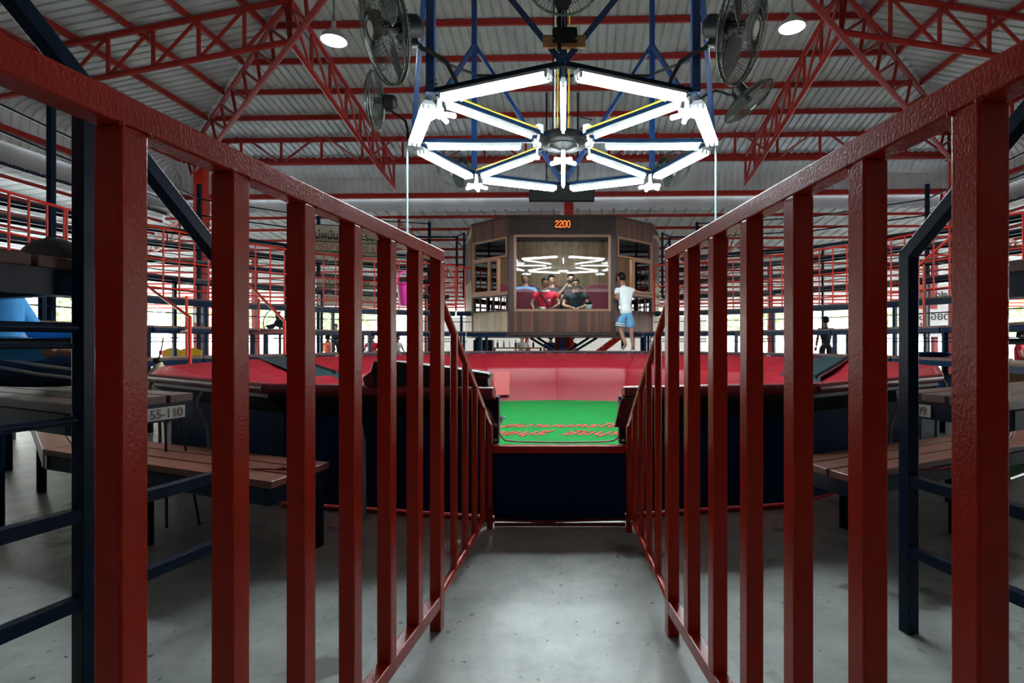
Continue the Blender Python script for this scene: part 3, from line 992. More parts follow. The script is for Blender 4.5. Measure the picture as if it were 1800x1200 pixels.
def ring_place(side, k, nseg, end):
    """Angle of the middle of section k counted from the gangway on one side."""
    if side == 'left':
        sp = (end - 90) / nseg
        return math.radians(end - sp * (k + .5)), math.radians(sp)
    sp = (450 - end) / nseg
    return math.radians(end + sp * (k + .5)), math.radians(sp)
def section_kept(ang, r):
    p = PC + V((math.cos(ang) * r, math.sin(ang) * r, 0))
    return r > 5.8 or (p.y > .2 and abs(p.x / p.y * FPX) < 2900)  # outer tiers also stand out of view, added to darken reflections
TIERS = [  # name, r, z, planks, pitch, material, words, group
    ('slatted_bench', 4.47, .41, 3, .130, 'benchred', 'low red-brown slatted bench by the pit', 'lowest ring of benches'),
    ('slatted_bench', 4.98, .79, 4, .110, 'bench', 'brown slatted bench of the second row', 'second ring of benches'),
    ('slatted_bench', 5.62, 1.228, 4, .115, 'bench', 'brown slatted bench of the third row', 'third ring of benches'),
    ('slatted_deck', 6.97, 1.76, 4, .120, 'bench', 'railed slatted deck above the benches', 'railed deck ring'),
    ('slatted_bench', 8.0, 2.25, 3, .130, 'bench', 'slatted bench behind the railed deck', 'fifth ring of benches'),
    ('slatted_bench', 9.0, 2.74, 3, .130, 'bench', 'slatted bench two rows above the deck', 'sixth ring of benches'),
    ('slatted_bench', 10.0, 3.23, 3, .130, 'bench', 'slatted bench three rows above the deck', 'seventh ring of benches'),
    ('slatted_bench', 11.0, 3.72, 3, .130, 'bench', 'topmost slatted bench of the stands', 'topmost ring of benches'),
]
N = 8
segs = {}
for ti, (nm, r, z, n, pitch, m, words, grp) in enumerate(TIERS):
    for side, end in (('left', LEFT_END), ('right', RIGHT_END)):
        if ti == 0: end = 257.6 if side == 'left' else 287.2
        if ti >= 2: end = 258.0 if side == 'left' else 284.8
        proto = None
        for k in range(N):
            if ti >= 2 and k == N - 1:
                continue                       # the booth stands here
            if ti == 0 and 4 <= k:
                continue                       # hidden by the pit
            ang, sp = ring_place(side, k, N, end)
            if not section_kept(ang, r + .3): continue
            place = '%s of the gangway, %s section from it' % (side, ORD[k]) if k else '%s of the gangway, the end section' % side
            label = words + ', ' + place
            loc = PC + V((math.cos(ang) * r * math.cos(sp / 2), math.sin(ang) * r * math.cos(sp / 2), 0))
            rr = r * math.cos(sp / 2)
            if proto is None:
                rod = None
                if ti == 2: rod = [(.0, 1.0)]
                if ti == 3: rod = [(.02, 1.49), (.3, 1.06)]
                if ti > 3: rod = [(.02, z - .27)]
                far_ = -1 if side == 'left' else 1     # the end away from the gangway
                lg = {0: [(-far_, 'front', 0 if side == 'left' else .35), (far_, 'front', .1), (-far_, 'back', .85)], 1: [(far_, 'front', 0), (far_, 'back', .1)], 2: [(far_, 'front', 0), (far_, 'back', 0)],
                      3: [(far_, 'front', .3)]}.get(ti, [(far_, 'back', .1 * (ti % 3))])
                proto = t = tier_seg(nm, label, 'bench' if ti != 3 else 'deck', rr, z, n, pitch, sp, m, True, .066 if ti != 3 else .10, rod=rod, group=grp, legspec=lg, posts=.05 if ti < 2 else .06)
                t.location = loc; t.rotation_euler = (0, 0, ang)
            else:
                t = copy_tree(proto, loc, ang, label)
            segs[(ti, side, k)] = t
# number tags on the front beam of the second row, across the pit
for side in ('left', 'right'):
    for k in range(4, 8):
        t = segs.get((1, side, k))
        if not t: continue
        for j in range(4):
            y = -.75 + j * .48
            obj('number_tag', MB().box(-.002, .004, y - .035, y + .035, .70, .745), M['tagwhite'], t)
# end tags
def end_tag(t, side, body, w, x, size):
    end = math.radians(LEFT_END if side == 'left' else RIGHT_END)
    s = 1 if side == 'left' else -1     # which end faces the gangway in local y
    r = 4.98 * math.cos(ring_place(side, 0, N, math.degrees(end))[1] / 2)
    h = ring_place(side, 0, N, math.degrees(end))[1] / 2
    y = s * ((r + x) * math.tan(h) - .028 + .0185)
    rot = Matrix.Rotation(s * h, 4, 'Z')
    mb = MB().box(-w / 2, w / 2, -.002, .002, -.024, .024).xf(Matrix.Rotation(s * h, 4, 'Z'))
    p = obj('number_tag', mb, M['tagwhite'], t, loc=(x, y + s * .004, .79 - .032 - .037))
    text_obj('number', body, .05, M['inkgrey'], p, (0, s * .0035, -.017), (PI / 2, 0, (PI if s > 0 else 0) + s * h), .0004, .0006, 0, 'CENTER', 1.0, .95)
# second-row benches at the gangway carry printed tags
end_tag(segs[(1, 'left', 0)], 'left', '55-110', .15, .11, .05)
end_tag(segs[(1, 'right', 0)], 'right', '109', .10, .10, .05)

# red railings on the deck
def railing(label, r, span, group):
    t = thing('railing', label, 'railing', (0, 0, 0), 0, group)
    y = r * math.tan(span / 2) - .015
    z0, z1 = 1.76, 2.90
    for nm, z, q in (('top_rail', z1, .02), ('middle_rail', 2.38, .014), ('bottom_rail', 1.90, .014)):
        obj(nm, MB().tube([(.02, -y, z), (.02, y, z)], q, 8), M['brightred'], t, auto=.9)
    n = 9
    for i in range(n + 1):
        yy = -y + 2 * y * i / n
        obj('baluster', MB().tube([(.02, yy, z0), (.02, yy, z1)], .014, 8), M['brightred'], t, auto=.9)
    return t
for side, end in (('left', 258.0), ('right', 284.8)):
    proto = None
    for k in range(N - 1):
        ang, sp = ring_place(side, k, N, end)
        if not section_kept(ang, 7): continue
        label = 'bright red railing on the deck, %s of the gangway, %s section round' % (side, ORD[k])
        rr = 6.97 * math.cos(sp / 2)
        loc = PC + V((math.cos(ang) * rr, math.sin(ang) * rr, 0))
        if proto is None:
            proto = t = railing(label, rr, sp, 'red deck railings')
            t.location = loc; t.rotation_euler = (0, 0, ang)
        else:
            t = copy_tree(proto, loc, ang, label)
# short straight stubs of benches and railings up to the booth
def stub(s, ti):
    nm, r, z, n, pitch, m, words, grp = TIERS[ti]
    end = math.radians(90 + (21.0 if s < 0 else -20.65))
    side = 'left' if s < 0 else 'right'
    x0 = PC.x + r * math.cos(end); y0 = PC.y + r * math.sin(end)
    x1 = s * (1.30 if ti == 2 else 2.02)
    y0 -= .0
    t = thing(nm, '%s, short stub against the booth on its %s' % (words, side), 'bench' if ti == 2 else 'deck', ((x0 + x1) / 2, y0, 0), 0, grp)
    a, b = sorted((x0, x1))
    nn = n if ti == 2 else 2
    if ti == 2: nn = 2
    for i in range(nn):
        obj('plank', MB().box(a + .005, b - .005, y0 - .0 + i * pitch, y0 + (i + 1) * pitch - .014, z - .032, z), M[m], t, world=True, bevel=.003)
    obj('front_beam', MB().box(a, b, y0 + .01, y0 + .045, z - .032 - .09, z - .032), M['navy'], t, world=True)
    for xx in (a + .12,) if ti == 3 else (a + .3, b - .45):
        obj('leg', MB().box(xx - .03, xx + .03, y0 + .03, y0 + .09, 0, z - .06), M['navy'], t, world=True)
    if ti == 3:
        obj('foot_rod', MB().tube([(a, y0 + .02, 1.49), (b, y0 + .02, 1.49)], .011, 6), M['navy'], t, world=True)
        rl = thing('railing', 'short red railing panel ending at the %s side of the booth' % side, 'railing', ((x0 + x1) / 2, y0, 1.76), 0, 'red deck railings')
        obj('top_rail', MB().tube([(a, y0 + .02, 2.9 - .05), (b, y0 + .02, 2.85)], .02, 8), M['brightred'], rl, world=True, auto=.9)
        for i in range(4):
            xx = a + (b - a) * (i + .02) / 3.04
            obj('baluster', MB().tube([(xx, y0 + .02, 1.76), (xx, y0 + .02, 2.85)], .016, 8), M['brightred'], rl, world=True, auto=.9)
for s in (-1, 1):
    stub(s, 2); stub(s, 3)
# tall navy posts of the upper stands and thin rods above them
for s, side in ((-1, 'left'), (1, 'right')):
    for i, (u, Y, z1) in enumerate([(900, 8.2, 5.2), (640, 13.4, 4.9), (430, 15.5, 4.6), (235, 16.3, 4.6), (152, 16.4, 4.6)]):
        x = s * u * Y / FPX
        t = thing('stand_post', 'tall navy post of the %s stands, %s from the booth' % (side, ['fifth', 'fourth', 'third', 'second', 'first'][i]), 'post', (x, Y, 0), 0, 'navy posts of the stands')
        obj('shaft', MB().box(-.04, .04, -.04, .04, .01, z1), M['navy'], t, bevel=.003)
        obj('foot_plate', MB().box(-.09, .09, -.09, .09, 0, .012), M['navy'], t)
    for j, (ua, Ya, ub, Yb, z) in enumerate([(1000, 8.0, 235, 16.3, 4.55), (1000, 8.0, 235, 16.3, 4.15)]):
        t = thing('top_rod', '%s thin navy rod strung along the top of the %s stands' % (('upper', 'lower')[j], side), 'rod', (s * 6.7, 13, z), 0, 'rods above the stands')
        obj('rod', MB().tube([(s * ua * Ya / FPX, Ya, z), (s * 640 * 13.4 / FPX, 13.4, z - .02), (s * 430 * 15.5 / FPX, 15.5, z), (s * ub * Yb / FPX, Yb, z)], .02, 6), M['navy'], t, world=True)
    # small navy frames beside the booth
    x = s * 2.75
    t = thing('post_frame', 'small navy frame above the deck beside the booth on its %s' % side, 'frame', (x, 15.3, 2.2))
    for xx, yy in ((x, 15.0), (x + s * .3, 15.0 + .5), ):
        obj('upright', MB().box(xx - .03, xx + .03, yy - .03, yy + .03, 2.2, 4.02), M['navy'], t, world=True)
    obj('cross_bar', MB().bar((x, 15.0, 3.99), (x + s * .3, 15.5, 3.99), .05), M['navy'], t, world=True)
    obj('long_bar', MB().bar((x + s * .3, 15.5, 3.99), (x + s * 1.6, 15.5, 3.99), .05), M['navy'], t, world=True)
    obj('brace', MB().bar((x, 15.0, 3.55), (x + s * .3, 15.5, 3.9), .03), M['navy'], t, world=True)

# sloping red stair rails between rows
def stair_rail(label, pts_px, Ys):
    pts = [px(x, y, Y) for (x, y), Y in zip(pts_px, Ys)]
    t = thing('stair_rail', label, 'rail', (pts[-1].x, pts[-1].y, 0), 0, 'red stair rails')
    obj('sloping_tube', MB().tube(pts[:2], .022, 8), M['brightred'], t, world=True, auto=.9)
    obj('post', MB().tube([pts[1], V((pts[1].x, pts[1].y, .0))], .022, 8), M['brightred'], t, world=True, auto=.9)
    obj('post', MB().tube([pts[2], V((pts[2].x, pts[2].y, pts[2].z - 1.1))], .018, 8), M['brightred'], t, world=True, auto=.9)
    obj('cross_tube', MB().tube([V((pts[1].x, pts[1].y, pts[1].z - .17)), V((pts[2].x - .35, pts[2].y + .3, pts[1].z - .17))], .02, 8), M['brightred'], t, world=True, auto=.9)
stair_rail('sloping red stair rail beside the left stands, left of the two seen there', [(255, 500), (334, 558), (328, 520)], [8.6, 7.2, 8.0])
stair_rail('sloping red stair rail beside the left stands, right of the two seen there', [(430, 492), (500, 564), (455, 525)], [9.6, 8.3, 9.0])
stair_rail('sloping red stair rail at the right stands near the corner column', [(1690, 400), (1600, 480), (1624, 465)], [8.2, 8.9, 8.6])

# navy guard frames at the ends of the stands
def guard(side):
    s = -1 if side == 'left' else 1
    d = V((.25 * -s, .97, 0)) if s < 0 else V((-.235, .97, 0))
    if s < 0:
        A, B = V((-1.326, 1.5, 0)), V((-1.20, 2.0, 0))
        zA, zB = 1.71, 1.235
    else:
        B = V((1.19, 1.862, 0)); A = B - d * .52
        zA, zB = 1.76, 1.318
    C_ = A - (B - A).normalized() * 1.1
    t = thing('guard_frame', 'navy tube guard frame with rungs at the %s end of the benches' % side, 'frame', A, 0, 'navy guard frames')
    w = .043
    e = (B - A).normalized()
    n = V((e.y, -e.x, 0))
    def post(P, z0, z1):
        u, v = e * (w / 2), n * (w / 2)
        c = [P - u - v, P + u - v, P + u + v, P - u + v]
        return obj('post', MB().hexa([q + V((0, 0, z0)) for q in c] + [q + V((0, 0, z1)) for q in c]), M['navy'], t, world=True, bevel=.003)
    post(A, 0, zA - .03); post(B, 0, zB)
    sl = (zA - zB) / (A - B).length
    top = C_ + V((0, 0, zA + sl * 1.1))
    obj('handrail', MB().bar(V((B.x, B.y, zB - .02)), V((A.x, A.y, zA - .01)), w).bar(V((A.x, A.y, zA - .01)), top, w), M['navy'], t, world=True, bevel=.003)
    for z in (.285, .525):
        obj('rung', MB().bar(C_ + V((0, 0, z)), B + V((0, 0, z)), w * .85), M['navy'], t, world=True, bevel=.003)
    for P0, P1, z, r in ((C_, A, .785, .012), (C_, A, 1.037, .0135), (C_, A, .987, .0068)):
        obj('round_rung', MB().tube([P0 + V((0, 0, z)), P1 + V((0, 0, z))], r, 12), M['navy'], t, world=True, auto=.9)
    return t
guard('left'); guard('right')
# ================================================================== LIGHT RIG
ZL, RL = 3.60, 1.95
rig = thing('light_rig', 'octagonal navy steel lighting frame with hub hung over the pit', 'lighting frame', (RC.x, RC.y, ZL))
def rv(i, r=RL, z=ZL):
    a = -PI / 2 + i * PI / 4
    return V((RC.x + r * math.cos(a), RC.y + r * math.sin(a), z))
for i in range(8):
    obj('rim_bar', MB().bar(rv(i), rv(i + 1), .04, .05), M['navy'], rig, world=True)
    obj('spoke', MB().bar(rv(i, .28), rv(i), .035, .045), M['navy'], rig, world=True)
obj('hub_drum', MB().lathe([(0, .05), (.30, .05), (.31, .03), (.31, -.05), (.29, -.06), (0, -.06)], 28, (0, 0, 0)), M['black'], rig, smooth=False, auto=.6)
obj('hub_cone', MB().lathe([(.20, -.06), (.19, -.075), (.10, -.10), (.05, -.12), (0, -.12)], 24), M['darkmetal'], rig, auto=.6)
roofz = lambda x, y: min(zfar(abs(y - YR)), zside(x) if abs(x) > XR else 99)
for i in (1, 3, 5, 7):
    b = rv(i)
    w = .085 if i in (1, 7) else .075
    obj('hanger_post', MB().box(b.x - w / 2, b.x + w / 2, b.y - w / 2, b.y + w / 2, ZL - .02, roofz(b.x, b.y) - .02), M['blue'], rig, world=True)
    top = V((b.x, b.y, ZL + 2.0))
    for j in (i - 1, i + 1):
        e = rv(j % 8)
        obj('brace', MB().bar(top, e, .055), M['blue'], rig, world=True)
obj('cross_tie', MB().bar(rv(3, RL, 5.12), rv(5, RL, 5.12), .05, .03), M['black'], rig, world=True)
for i, j in ((3, 1), (5, 7)):
    obj('stay', MB().bar(rv(i, RL, 5.15), rv(j, RL, 3.95), .03), M['black'], rig, world=True)
obj('centre_strap', MB().box(-.05, .05, -.02, .02, .05, roofz(0, YR) - ZL - .02), M['navy'], rig)
for k, (dx, m) in enumerate(((-.075, 'yellow'), (-.11, 'white'), (-.135, 'black'), (.07, 'yellow'))):
    obj('cable', MB().tube([(dx, -.03, .05), (dx + .01, -.03, 1.6), (dx, -.03, roofz(0, YR) - ZL - .02)], .011, 6), M[m], rig, auto=.9)
for i in (1, 3, 5, 7):
    e, b = rv(i), rv(i, .35)
    obj('cable', MB().tube([b + V((0, 0, .045)), b.lerp(e, .5) + V((0, 0, .035)), e + V((0, 0, .05))], .012, 6), M['yellow'], rig, world=True, auto=.9)
obj('cable', MB().tube([rv(0, .3) + V((0, 0, .06)), rv(0, .55, ZL + .12), rv(1, .5, ZL + .13), rv(1, .3) + V((0, 0, .06))], .008, 6), M['black'], rig, world=True, auto=.9)
for i in range(8):                                   # tangles of wire and clips at the corners
    rnd = random.Random(i)
    mb = MB()
    c = rv(i, RL - .03, ZL + .05)
    for _ in range(5):
        pts = [c + V((rnd.uniform(-.1, .1), rnd.uniform(-.1, .1), rnd.uniform(-.05, .07))) for _ in range(4)]
        mb.tube(pts, .005, 5)
    obj('wiring', mb, M['darkmetal'], rig, world=True, auto=.9)

# fluorescent fixtures
def fixture(n, label, group):
    t = thing('fluorescent_light', label, 'light fixture', (0, 0, 0), 0, group)
    L = .61
    w = .06 if n == 1 else .15
    obj('housing', MB().hexa([(-L, -w / 2, -.005), (L, -w / 2, -.005), (L, w / 2, -.005), (-L, w / 2, -.005), (-L, -w * .3, .04), (L, -w * .3, .04), (L, w * .3, .04), (-L, w * .3, .04)]), M['housing'], t)
    for i in range(n):
        y = (i - (n - 1) / 2) * .056
        obj('tube', MB().tube([(-L + .03, y, -.03), (L - .03, y, -.03)], .0155, 10), M['tube'], t, auto=.9)
        for s in (-1, 1):
            obj('lamp_holder', MB().box(s * (L - .02) - .012, s * (L - .02) + .012, y - .016, y + .016, -.05, .0), M['housing'], t)
    return t
names = ['nearest right', 'right front', 'right rear', 'far right', 'far left', 'left rear', 'left front', 'nearest left']
p3_, p1_ = None, None
for i in range(8):
    a, b = rv(i), rv(i + 1)
    m = (a + b) / 2 + V((0, 0, -.07))
    d = b - a
    rz = math.atan2(d.y, d.x)
    lab = 'glowing triple fluorescent light on the %s edge of the octagonal rig' % names[i]
    if p3_ is None:
        p3_ = t = fixture(3, lab, 'lights on the rim of the rig'); t.location = m; t.rotation_euler = (0, 0, rz)
    else:
        copy_tree(p3_, m, rz, lab)
sp = ['near', 'near right', 'right', 'far right', 'far', 'far left', 'left', 'near left']
for i in range(8):
    m = rv(i, 1.15) + V((0, 0, -.07))
    rz = -PI / 2 + i * PI / 4
    lab = 'glowing single fluorescent light on the %s spoke of the rig' % sp[i]
    if p1_ is None:
        p1_ = t = fixture(1, lab, 'lights on the spokes of the rig'); t.location = m; t.rotation_euler = (0, 0, rz)
    else:
        copy_tree(p1_, m, rz, lab)
# star lamps
def star(label):
    t = thing('star_lamp', label, 'lamp', (0, 0, 0), 0, 'five-armed lamps')
    obj('cap', MB().lathe([(0, .19), (.024, .19), (.03, .06), (.045, .03), (.045, -.01), (0, -.01)], 14), M['white'], t, auto=.7)
    for k in range(5):
        a = 2 * PI * k / 5 + .3
        c, s = math.cos(a), math.sin(a)
        obj('lamp_arm', MB().tube([(.03 * c, .03 * s, 0), (.06 * c, .06 * s, -.005), (.165 * c, .165 * s, -.02), (.178 * c, .178 * s, -.022)], [.02, .026, .026, .012], 10), M['star'], t, auto=1)
    obj('bulb', MB().ell((0, 0, -.025), (.035, .035, .03), nu=12, nv=8), M['star'], t, smooth=True)
    return t
s0 = None
for i, r, dz, lab in ((1, RL - .1, -.2, 'glowing five-armed lamp under the near right corner of the rig'), (7, RL - .1, -.2, 'glowing five-armed lamp under the near left corner of the rig'),
                      (3, RL - .05, -.2, 'glowing five-armed lamp under the far right corner of the rig'), (5, RL - .05, -.2, 'glowing five-armed lamp under the far left corner of the rig'),
                      (0, 0.0, -.26, 'glowing five-armed lamp under the hub of the rig')):
    p = rv(i, r, ZL + dz)
    if s0 is None:
        s0 = t = star(lab); t.location = p
    else:
        copy_tree(s0, p, i * .5, lab)
# small cameras at the hub
def cctv(label, p, rz):
    t = thing('security_camera', label, 'camera', p, rz, 'security cameras')
    obj('bracket', MB().box(-.05, .05, -.04, .04, .05, .16), M['white'], t, bevel=.006)
    obj('arm', MB().tube([(0, 0, .06), (0, -.01, -.02), (.0, -.03, -.05)], .016, 8), M['white'], t, auto=.8)
    obj('body', MB().lathe([(0, -.05), (.028, -.05), (.032, -.04), (.032, .05), (.024, .06), (0, .06)], 14, (0, -.03, -.075), rot=Matrix.Rotation(PI / 2 - .3, 3, 'X')), M['white'], t, auto=.6)
    obj('lens', MB().ell((0, -.085, -.06), (.018, .012, .018), nu=10, nv=6), M['black'], t, smooth=True)
    return t
for i, w in ((6.9, 'left'), (5.3, 'rear left'), (1.1, 'right'), (2.7, 'rear right')):
    cctv('white security camera on the %s of the rig hub' % w, rv(i, .40, ZL - .06), -PI / 2 + i * PI / 4 + PI / 2)
cctv('boxy white security camera on the red column above the booth', V((-.03, 15.72, 4.62)), 0)

# ------------------------------------------------------------------ fans
def make_fan(label):
    """Cage axis along local +X, centred on the origin; the arm runs back and down to (-.42, 0, -.5)."""
    t = thing('cage_fan', label, 'fan', (0, 0, 0), 0, 'caged fans on the rig')
    R = .36
    mb = MB()
    for r, x, q in ((R, 0, .009), (R, .03, .006), (R * .72, .085, .0028), (R * .72, -.06, .0028), (R * .36, .105, .0025), (R * .36, -.085, .0025), (.075, .11, .004), (.075, -.09, .004)):
        pts = [(x, r * math.cos(2 * PI * k / 28), r * math.sin(2 * PI * k / 28)) for k in range(29)]
        mb.tube(pts, q, 5, cap=False)
    obj('cage_ring', mb, M['cage'], t)
    mb = MB()
    for k in range(64):
        a = 2 * PI * k / 64
        a2 = a + .18
        for sg, dx in ((1, .11), (-1, -.09)):
            mb.tube([(dx, .07 * math.cos(a), .07 * math.sin(a)), (dx * .95, R * .4 * math.cos(a + .07), R * .4 * math.sin(a + .07)), (dx * .65, R * .78 * math.cos(a + .14), R * .78 * math.sin(a + .14)), (.015, R * math.cos(a2), R * math.sin(a2))], .0021, 3, cap=False)
    tag(obj('cage_wire', mb, M['cage'], t), kind='stuff')
    for k in range(3):
        a = 2 * PI * k / 3 + .5
        mb = MB()
        rows = []
        for f in range(6):
            r = .05 + f * .053
            wd = .035 + .06 * math.sin(PI * min(1, (f + .6) / 6))
            tw = .5 - .06 * f
            for sg in (-1, 1):
                y, x = sg * wd, sg * wd * math.tan(tw) * .5
                rows.append((x, r * math.cos(a) - y * math.sin(a), r * math.sin(a) + y * math.cos(a)))
        mb.add(rows + [(x - .006, y, z) for x, y, z in rows], [(2 * f, 2 * f + 2, 2 * f + 3, 2 * f + 1) for f in range(5)] + [(12 + 2 * f, 12 + 2 * f + 1, 12 + 2 * f + 3, 12 + 2 * f + 2) for f in range(5)]
               + [(2 * f, 12 + 2 * f, 14 + 2 * f, 2 + 2 * f) for f in range(5)] + [(2 * f + 1, 2 * f + 3, 15 + 2 * f, 13 + 2 * f) for f in range(5)])
        obj('blade', mb, M['darkmetal'], t, auto=.8)
    ry = Matrix.Rotation(PI / 2, 3, 'Y')
    obj('motor', MB().lathe([(0, -.26), (.06, -.26), (.085, -.23), (.09, -.12), (.07, -.09), (.045, -.085), (.045, .02), (0, .03)], 18, rot=ry), M['black'], t, auto=.6)
    obj('badge', MB().lathe([(0, .114), (.045, .114), (.048, .108), (0, .106)], 16, rot=ry), M['white'], t, auto=.6)
    obj('arm', MB().tube([(-.16, 0, -.06), (-.22, 0, -.14), (-.30, 0, -.18), (-.38, 0, -.24), (-.41, 0, -.36), (-.42, 0, -.52)], .017, 8), M['black'], t, auto=.9)
    obj('joint', MB().box(-.2, -.12, -.03, .03, -.13, -.05), M['black'], t, bevel=.01)
    return t
fan0 = None
FANS = [(7, .50, 4.06, -.2, 'big caged fan above the near left corner of the rig'), (6, .48, 4.12, .1, 'smaller caged fan left of the rig, seen edge on'),
        (1, .50, 4.06, .2, 'big caged fan above the near right corner of the rig'), (2, .45, 4.12, -.2, 'caged fan right of the rig, tipped down'),
        (0, -.12, 3.6 + .66, 0, 'dark caged fan at the top middle, on the wooden block'), (5, .5, 3.78, 0, 'caged fan behind the far left corner of the rig'),
        (3, .5, 3.78, 0, 'caged fan behind the far right corner of the rig'), (4, .4, 3.95, 0, 'caged fan behind the far middle corner of the rig')]
for i, dr, z, tw, lab in FANS:
    p = rv(i, RL + dr if i else RL + .42, z if i else 4.20)
    rz = -PI / 2 + i * PI / 4 + tw
    if fan0 is None:
        fan0 = f = make_fan(lab)
    else:
        f = copy_tree(fan0, None, None, lab)
    f.location = p
    f.rotation_euler = (0, {2: .95, 6: -.02, 0: .25}.get(i, .32), rz)
    f.scale = ({1: 1.42, 7: 1.42, 4: .8}.get(i, 1),) * 3
blk = thing('fan_block', 'raw wooden block with black switch box at the near corner of the rig', 'block', rv(0, RL, 3.9))
pb = rv(0, RL, 0)
obj('board', MB().box(pb.x - .19, pb.x + .21, pb.y - .02, pb.y + .02, 3.745, 3.86), M['plywood'], blk, world=True, bevel=.003)
obj('switch_box', MB().box(pb.x - .1, pb.x + .13, pb.y - .08, pb.y - .02, 3.78, 3.90), M['black'], blk, world=True, bevel=.006)
obj('stem', MB().box(pb.x - .055, pb.x - .015, pb.y - .1, pb.y - .06, 3.68, 4.06), M['black'], blk, world=True, bevel=.004)
mb = MB()
for dx, z in ((-.09, 3.89), (.12, 3.89), (-.09, 3.79), (.12, 3.79), (-.15, 3.82), (.17, 3.82)):
    mb.lathe([(0, 0), (.008, 0), (.008, .006), (0, .006)], 8, (pb.x + dx, pb.y - .08 if abs(dx) < .14 else pb.y - .02, z), rot=Matrix.Rotation(PI / 2, 3, 'X'))
obj('bolt', mb, M['steel'], blk, world=True)

# pendant lamps
def pendant(x, y, z, label):
    t = thing('pendant_lamp', label, 'lamp', (x, y, z), 0, 'round pendant lamps')
    obj('shade', MB().lathe([(.03, .22), (.06, .2), (.1, .15), (.19, .07), (.215, .0), (.205, .0), (.18, .06), (.09, .14), (.03, .19)], 28), M['alu'], t, auto=.7)
    obj('bulb', MB().lathe([(0, -.012), (.1, -.01), (.2, .004), (.2, .008), (0, .03)], 28), M['lamp'], t, smooth=True)
    obj('neck', MB().lathe([(0, .32), (.035, .32), (.04, .22), (0, .21)], 14), M['alu'], t, auto=.6)
    obj('cord', MB().tube([(0, 0, .3), (0, 0, roofz(x, y) - z - .05)], .008, 6), M['black'], t)
pendant(-3.82, 9.0, 6.0, 'lit pendant lamp with round shade under the left hip truss')
pendant(3.81, 9.0, 6.22, 'lit pendant lamp with round shade under the right hip truss')
# pipes and bucket
for i, w, x in ((6, 'left', -2.02), (2, 'right', 1.975)):
    t = thing('hanging_pipe', 'thin pale pipe hanging from the %s corner of the rig' % w, 'pipe', (x, 7.0, 1.9))
    obj('pipe', MB().tube([(x, 7.0, ZL), (x, 7.0, 1.95)], .012, 8), M['palepipe'], t, world=True, auto=.9)
    obj('hook', MB().tube([(x, 7.0, 1.96), (x, 6.97, 1.93), (x, 7.0, 1.905), (x, 7.02, 1.92)], .008, 6), M['steel'], t, world=True, auto=.9)
bk = thing('bucket', 'bright pink plastic bucket hanging on the left pipe', 'bucket', (-1.93, 6.98, 1.49))
obj('pail', MB().lathe([(0, 0), (.10, 0), (.135, .27), (.145, .275), (.145, .285), (.13, .285), (.095, .012), (0, .012)], 20), M['pink'], bk, auto=.7)
obj('handle', MB().tube([(-.14, 0, .28), (-.13, 0, .36), (-.07, 0, .43), (0, 0, .455), (.07, 0, .43), (.13, 0, .36), (.14, 0, .28)], .008, 6), M['pink'], bk, auto=.9)
bk.location = (-2.02, 7.0, 1.462)
# black display box over the booth
tv = thing('display_box', 'wide flat black display box hanging below the far fascia', 'display', (0, 13.0, 4.6))
obj('case', MB().box(-.82, .75, 12.95, 13.06, 4.36, 4.79), M['black'], tv, world=True, bevel=.01)
obj('screen', MB().box(-.79, .72, 12.943, 12.95, 4.40, 4.76), M['darkmetal'], tv, world=True)
for x in (-.4, .35):
    obj('strap', MB().box(x - .02, x + .02, 12.99, 13.02, 4.79, roofz(x, 13) - .02), M['black'], tv, world=True)

# ================================================================== THE WOODEN BOOTH
ZB0, ZB1 = 1.16, 3.87
booth = thing('wooden_booth', 'raised wooden booth with big front window and slanted sides', 'booth', (0, 13.5, ZB0))
def wallseg(a, b):          # frame for a wall from a to b seen from outside (camera side): returns function (u along, d inward, z)
    a, b = V((*a, 0)), V((*b, 0))
    e = (b - a); L = e.length; e.normalize()
    n = V((-e.y, e.x, 0))
    return L, (lambda u, d, z: a + e * u + n * d + V((0, 0, z)))
def wbox(name, W, u0, u1, z0, z1, d0=0, d1=.03, m='boothwood', bevel=0, parent=None):
    f = W[1]
    p = [f(u0, d0, z0), f(u1, d0, z0), f(u1, d1, z0), f(u0, d1, z0), f(u0, d0, z1), f(u1, d0, z1), f(u1, d1, z1), f(u0, d1, z1)]
    return obj(name, MB().hexa(p), M[m], parent or booth, world=True, bevel=bevel)
def planks(W, u0, u1, z0, z1, n, m='boothwood', gap=.005):
    for i in range(n):
        a = u0 + (u1 - u0) * i / n
        wbox('plank', W, a + gap / 2, a + (u1 - u0) / n - gap / 2, z0, z1, random.uniform(0, .004), .025, m)
    wbox('backing', W, u0, u1, z0, z1, .022, .03, 'boothdark')
def window(W, u0, u1, z0, z1, fr=.04, m='frame', glass='glass', bars=()):
    f = obj('window_frame', frame_mb(W, u0, u1, z0, z1, fr), M[m], booth, world=True)
    g = obj('pane', MB().hexa([W[1](u0 + fr, .02, z0 + fr), W[1](u1 - fr, .02, z0 + fr), W[1](u1 - fr, .026, z0 + fr), W[1](u0 + fr, .026, z0 + fr),
                               W[1](u0 + fr, .02, z1 - fr), W[1](u1 - fr, .02, z1 - fr), W[1](u1 - fr, .026, z1 - fr), W[1](u0 + fr, .026, z1 - fr)]), M[glass], f, world=False)
    g.data.transform(Matrix.Translation(-V(booth.location)))
    for k, b in enumerate(bars):
        h = MB().hexa([W[1](b - .012, -.0, z0 + fr), W[1](b + .012, 0, z0 + fr), W[1](b + .012, .03, z0 + fr), W[1](b - .012, .03, z0 + fr),
                       W[1](b - .012, 0, z1 - fr), W[1](b + .012, 0, z1 - fr), W[1](b + .012, .03, z1 - fr), W[1](b - .012, .03, z1 - fr)])
        h.v = [tuple(V(q) - V(booth.location)) for q in h.v]
        obj('glazing_bar', h, M['boothdark'], f)
    return f
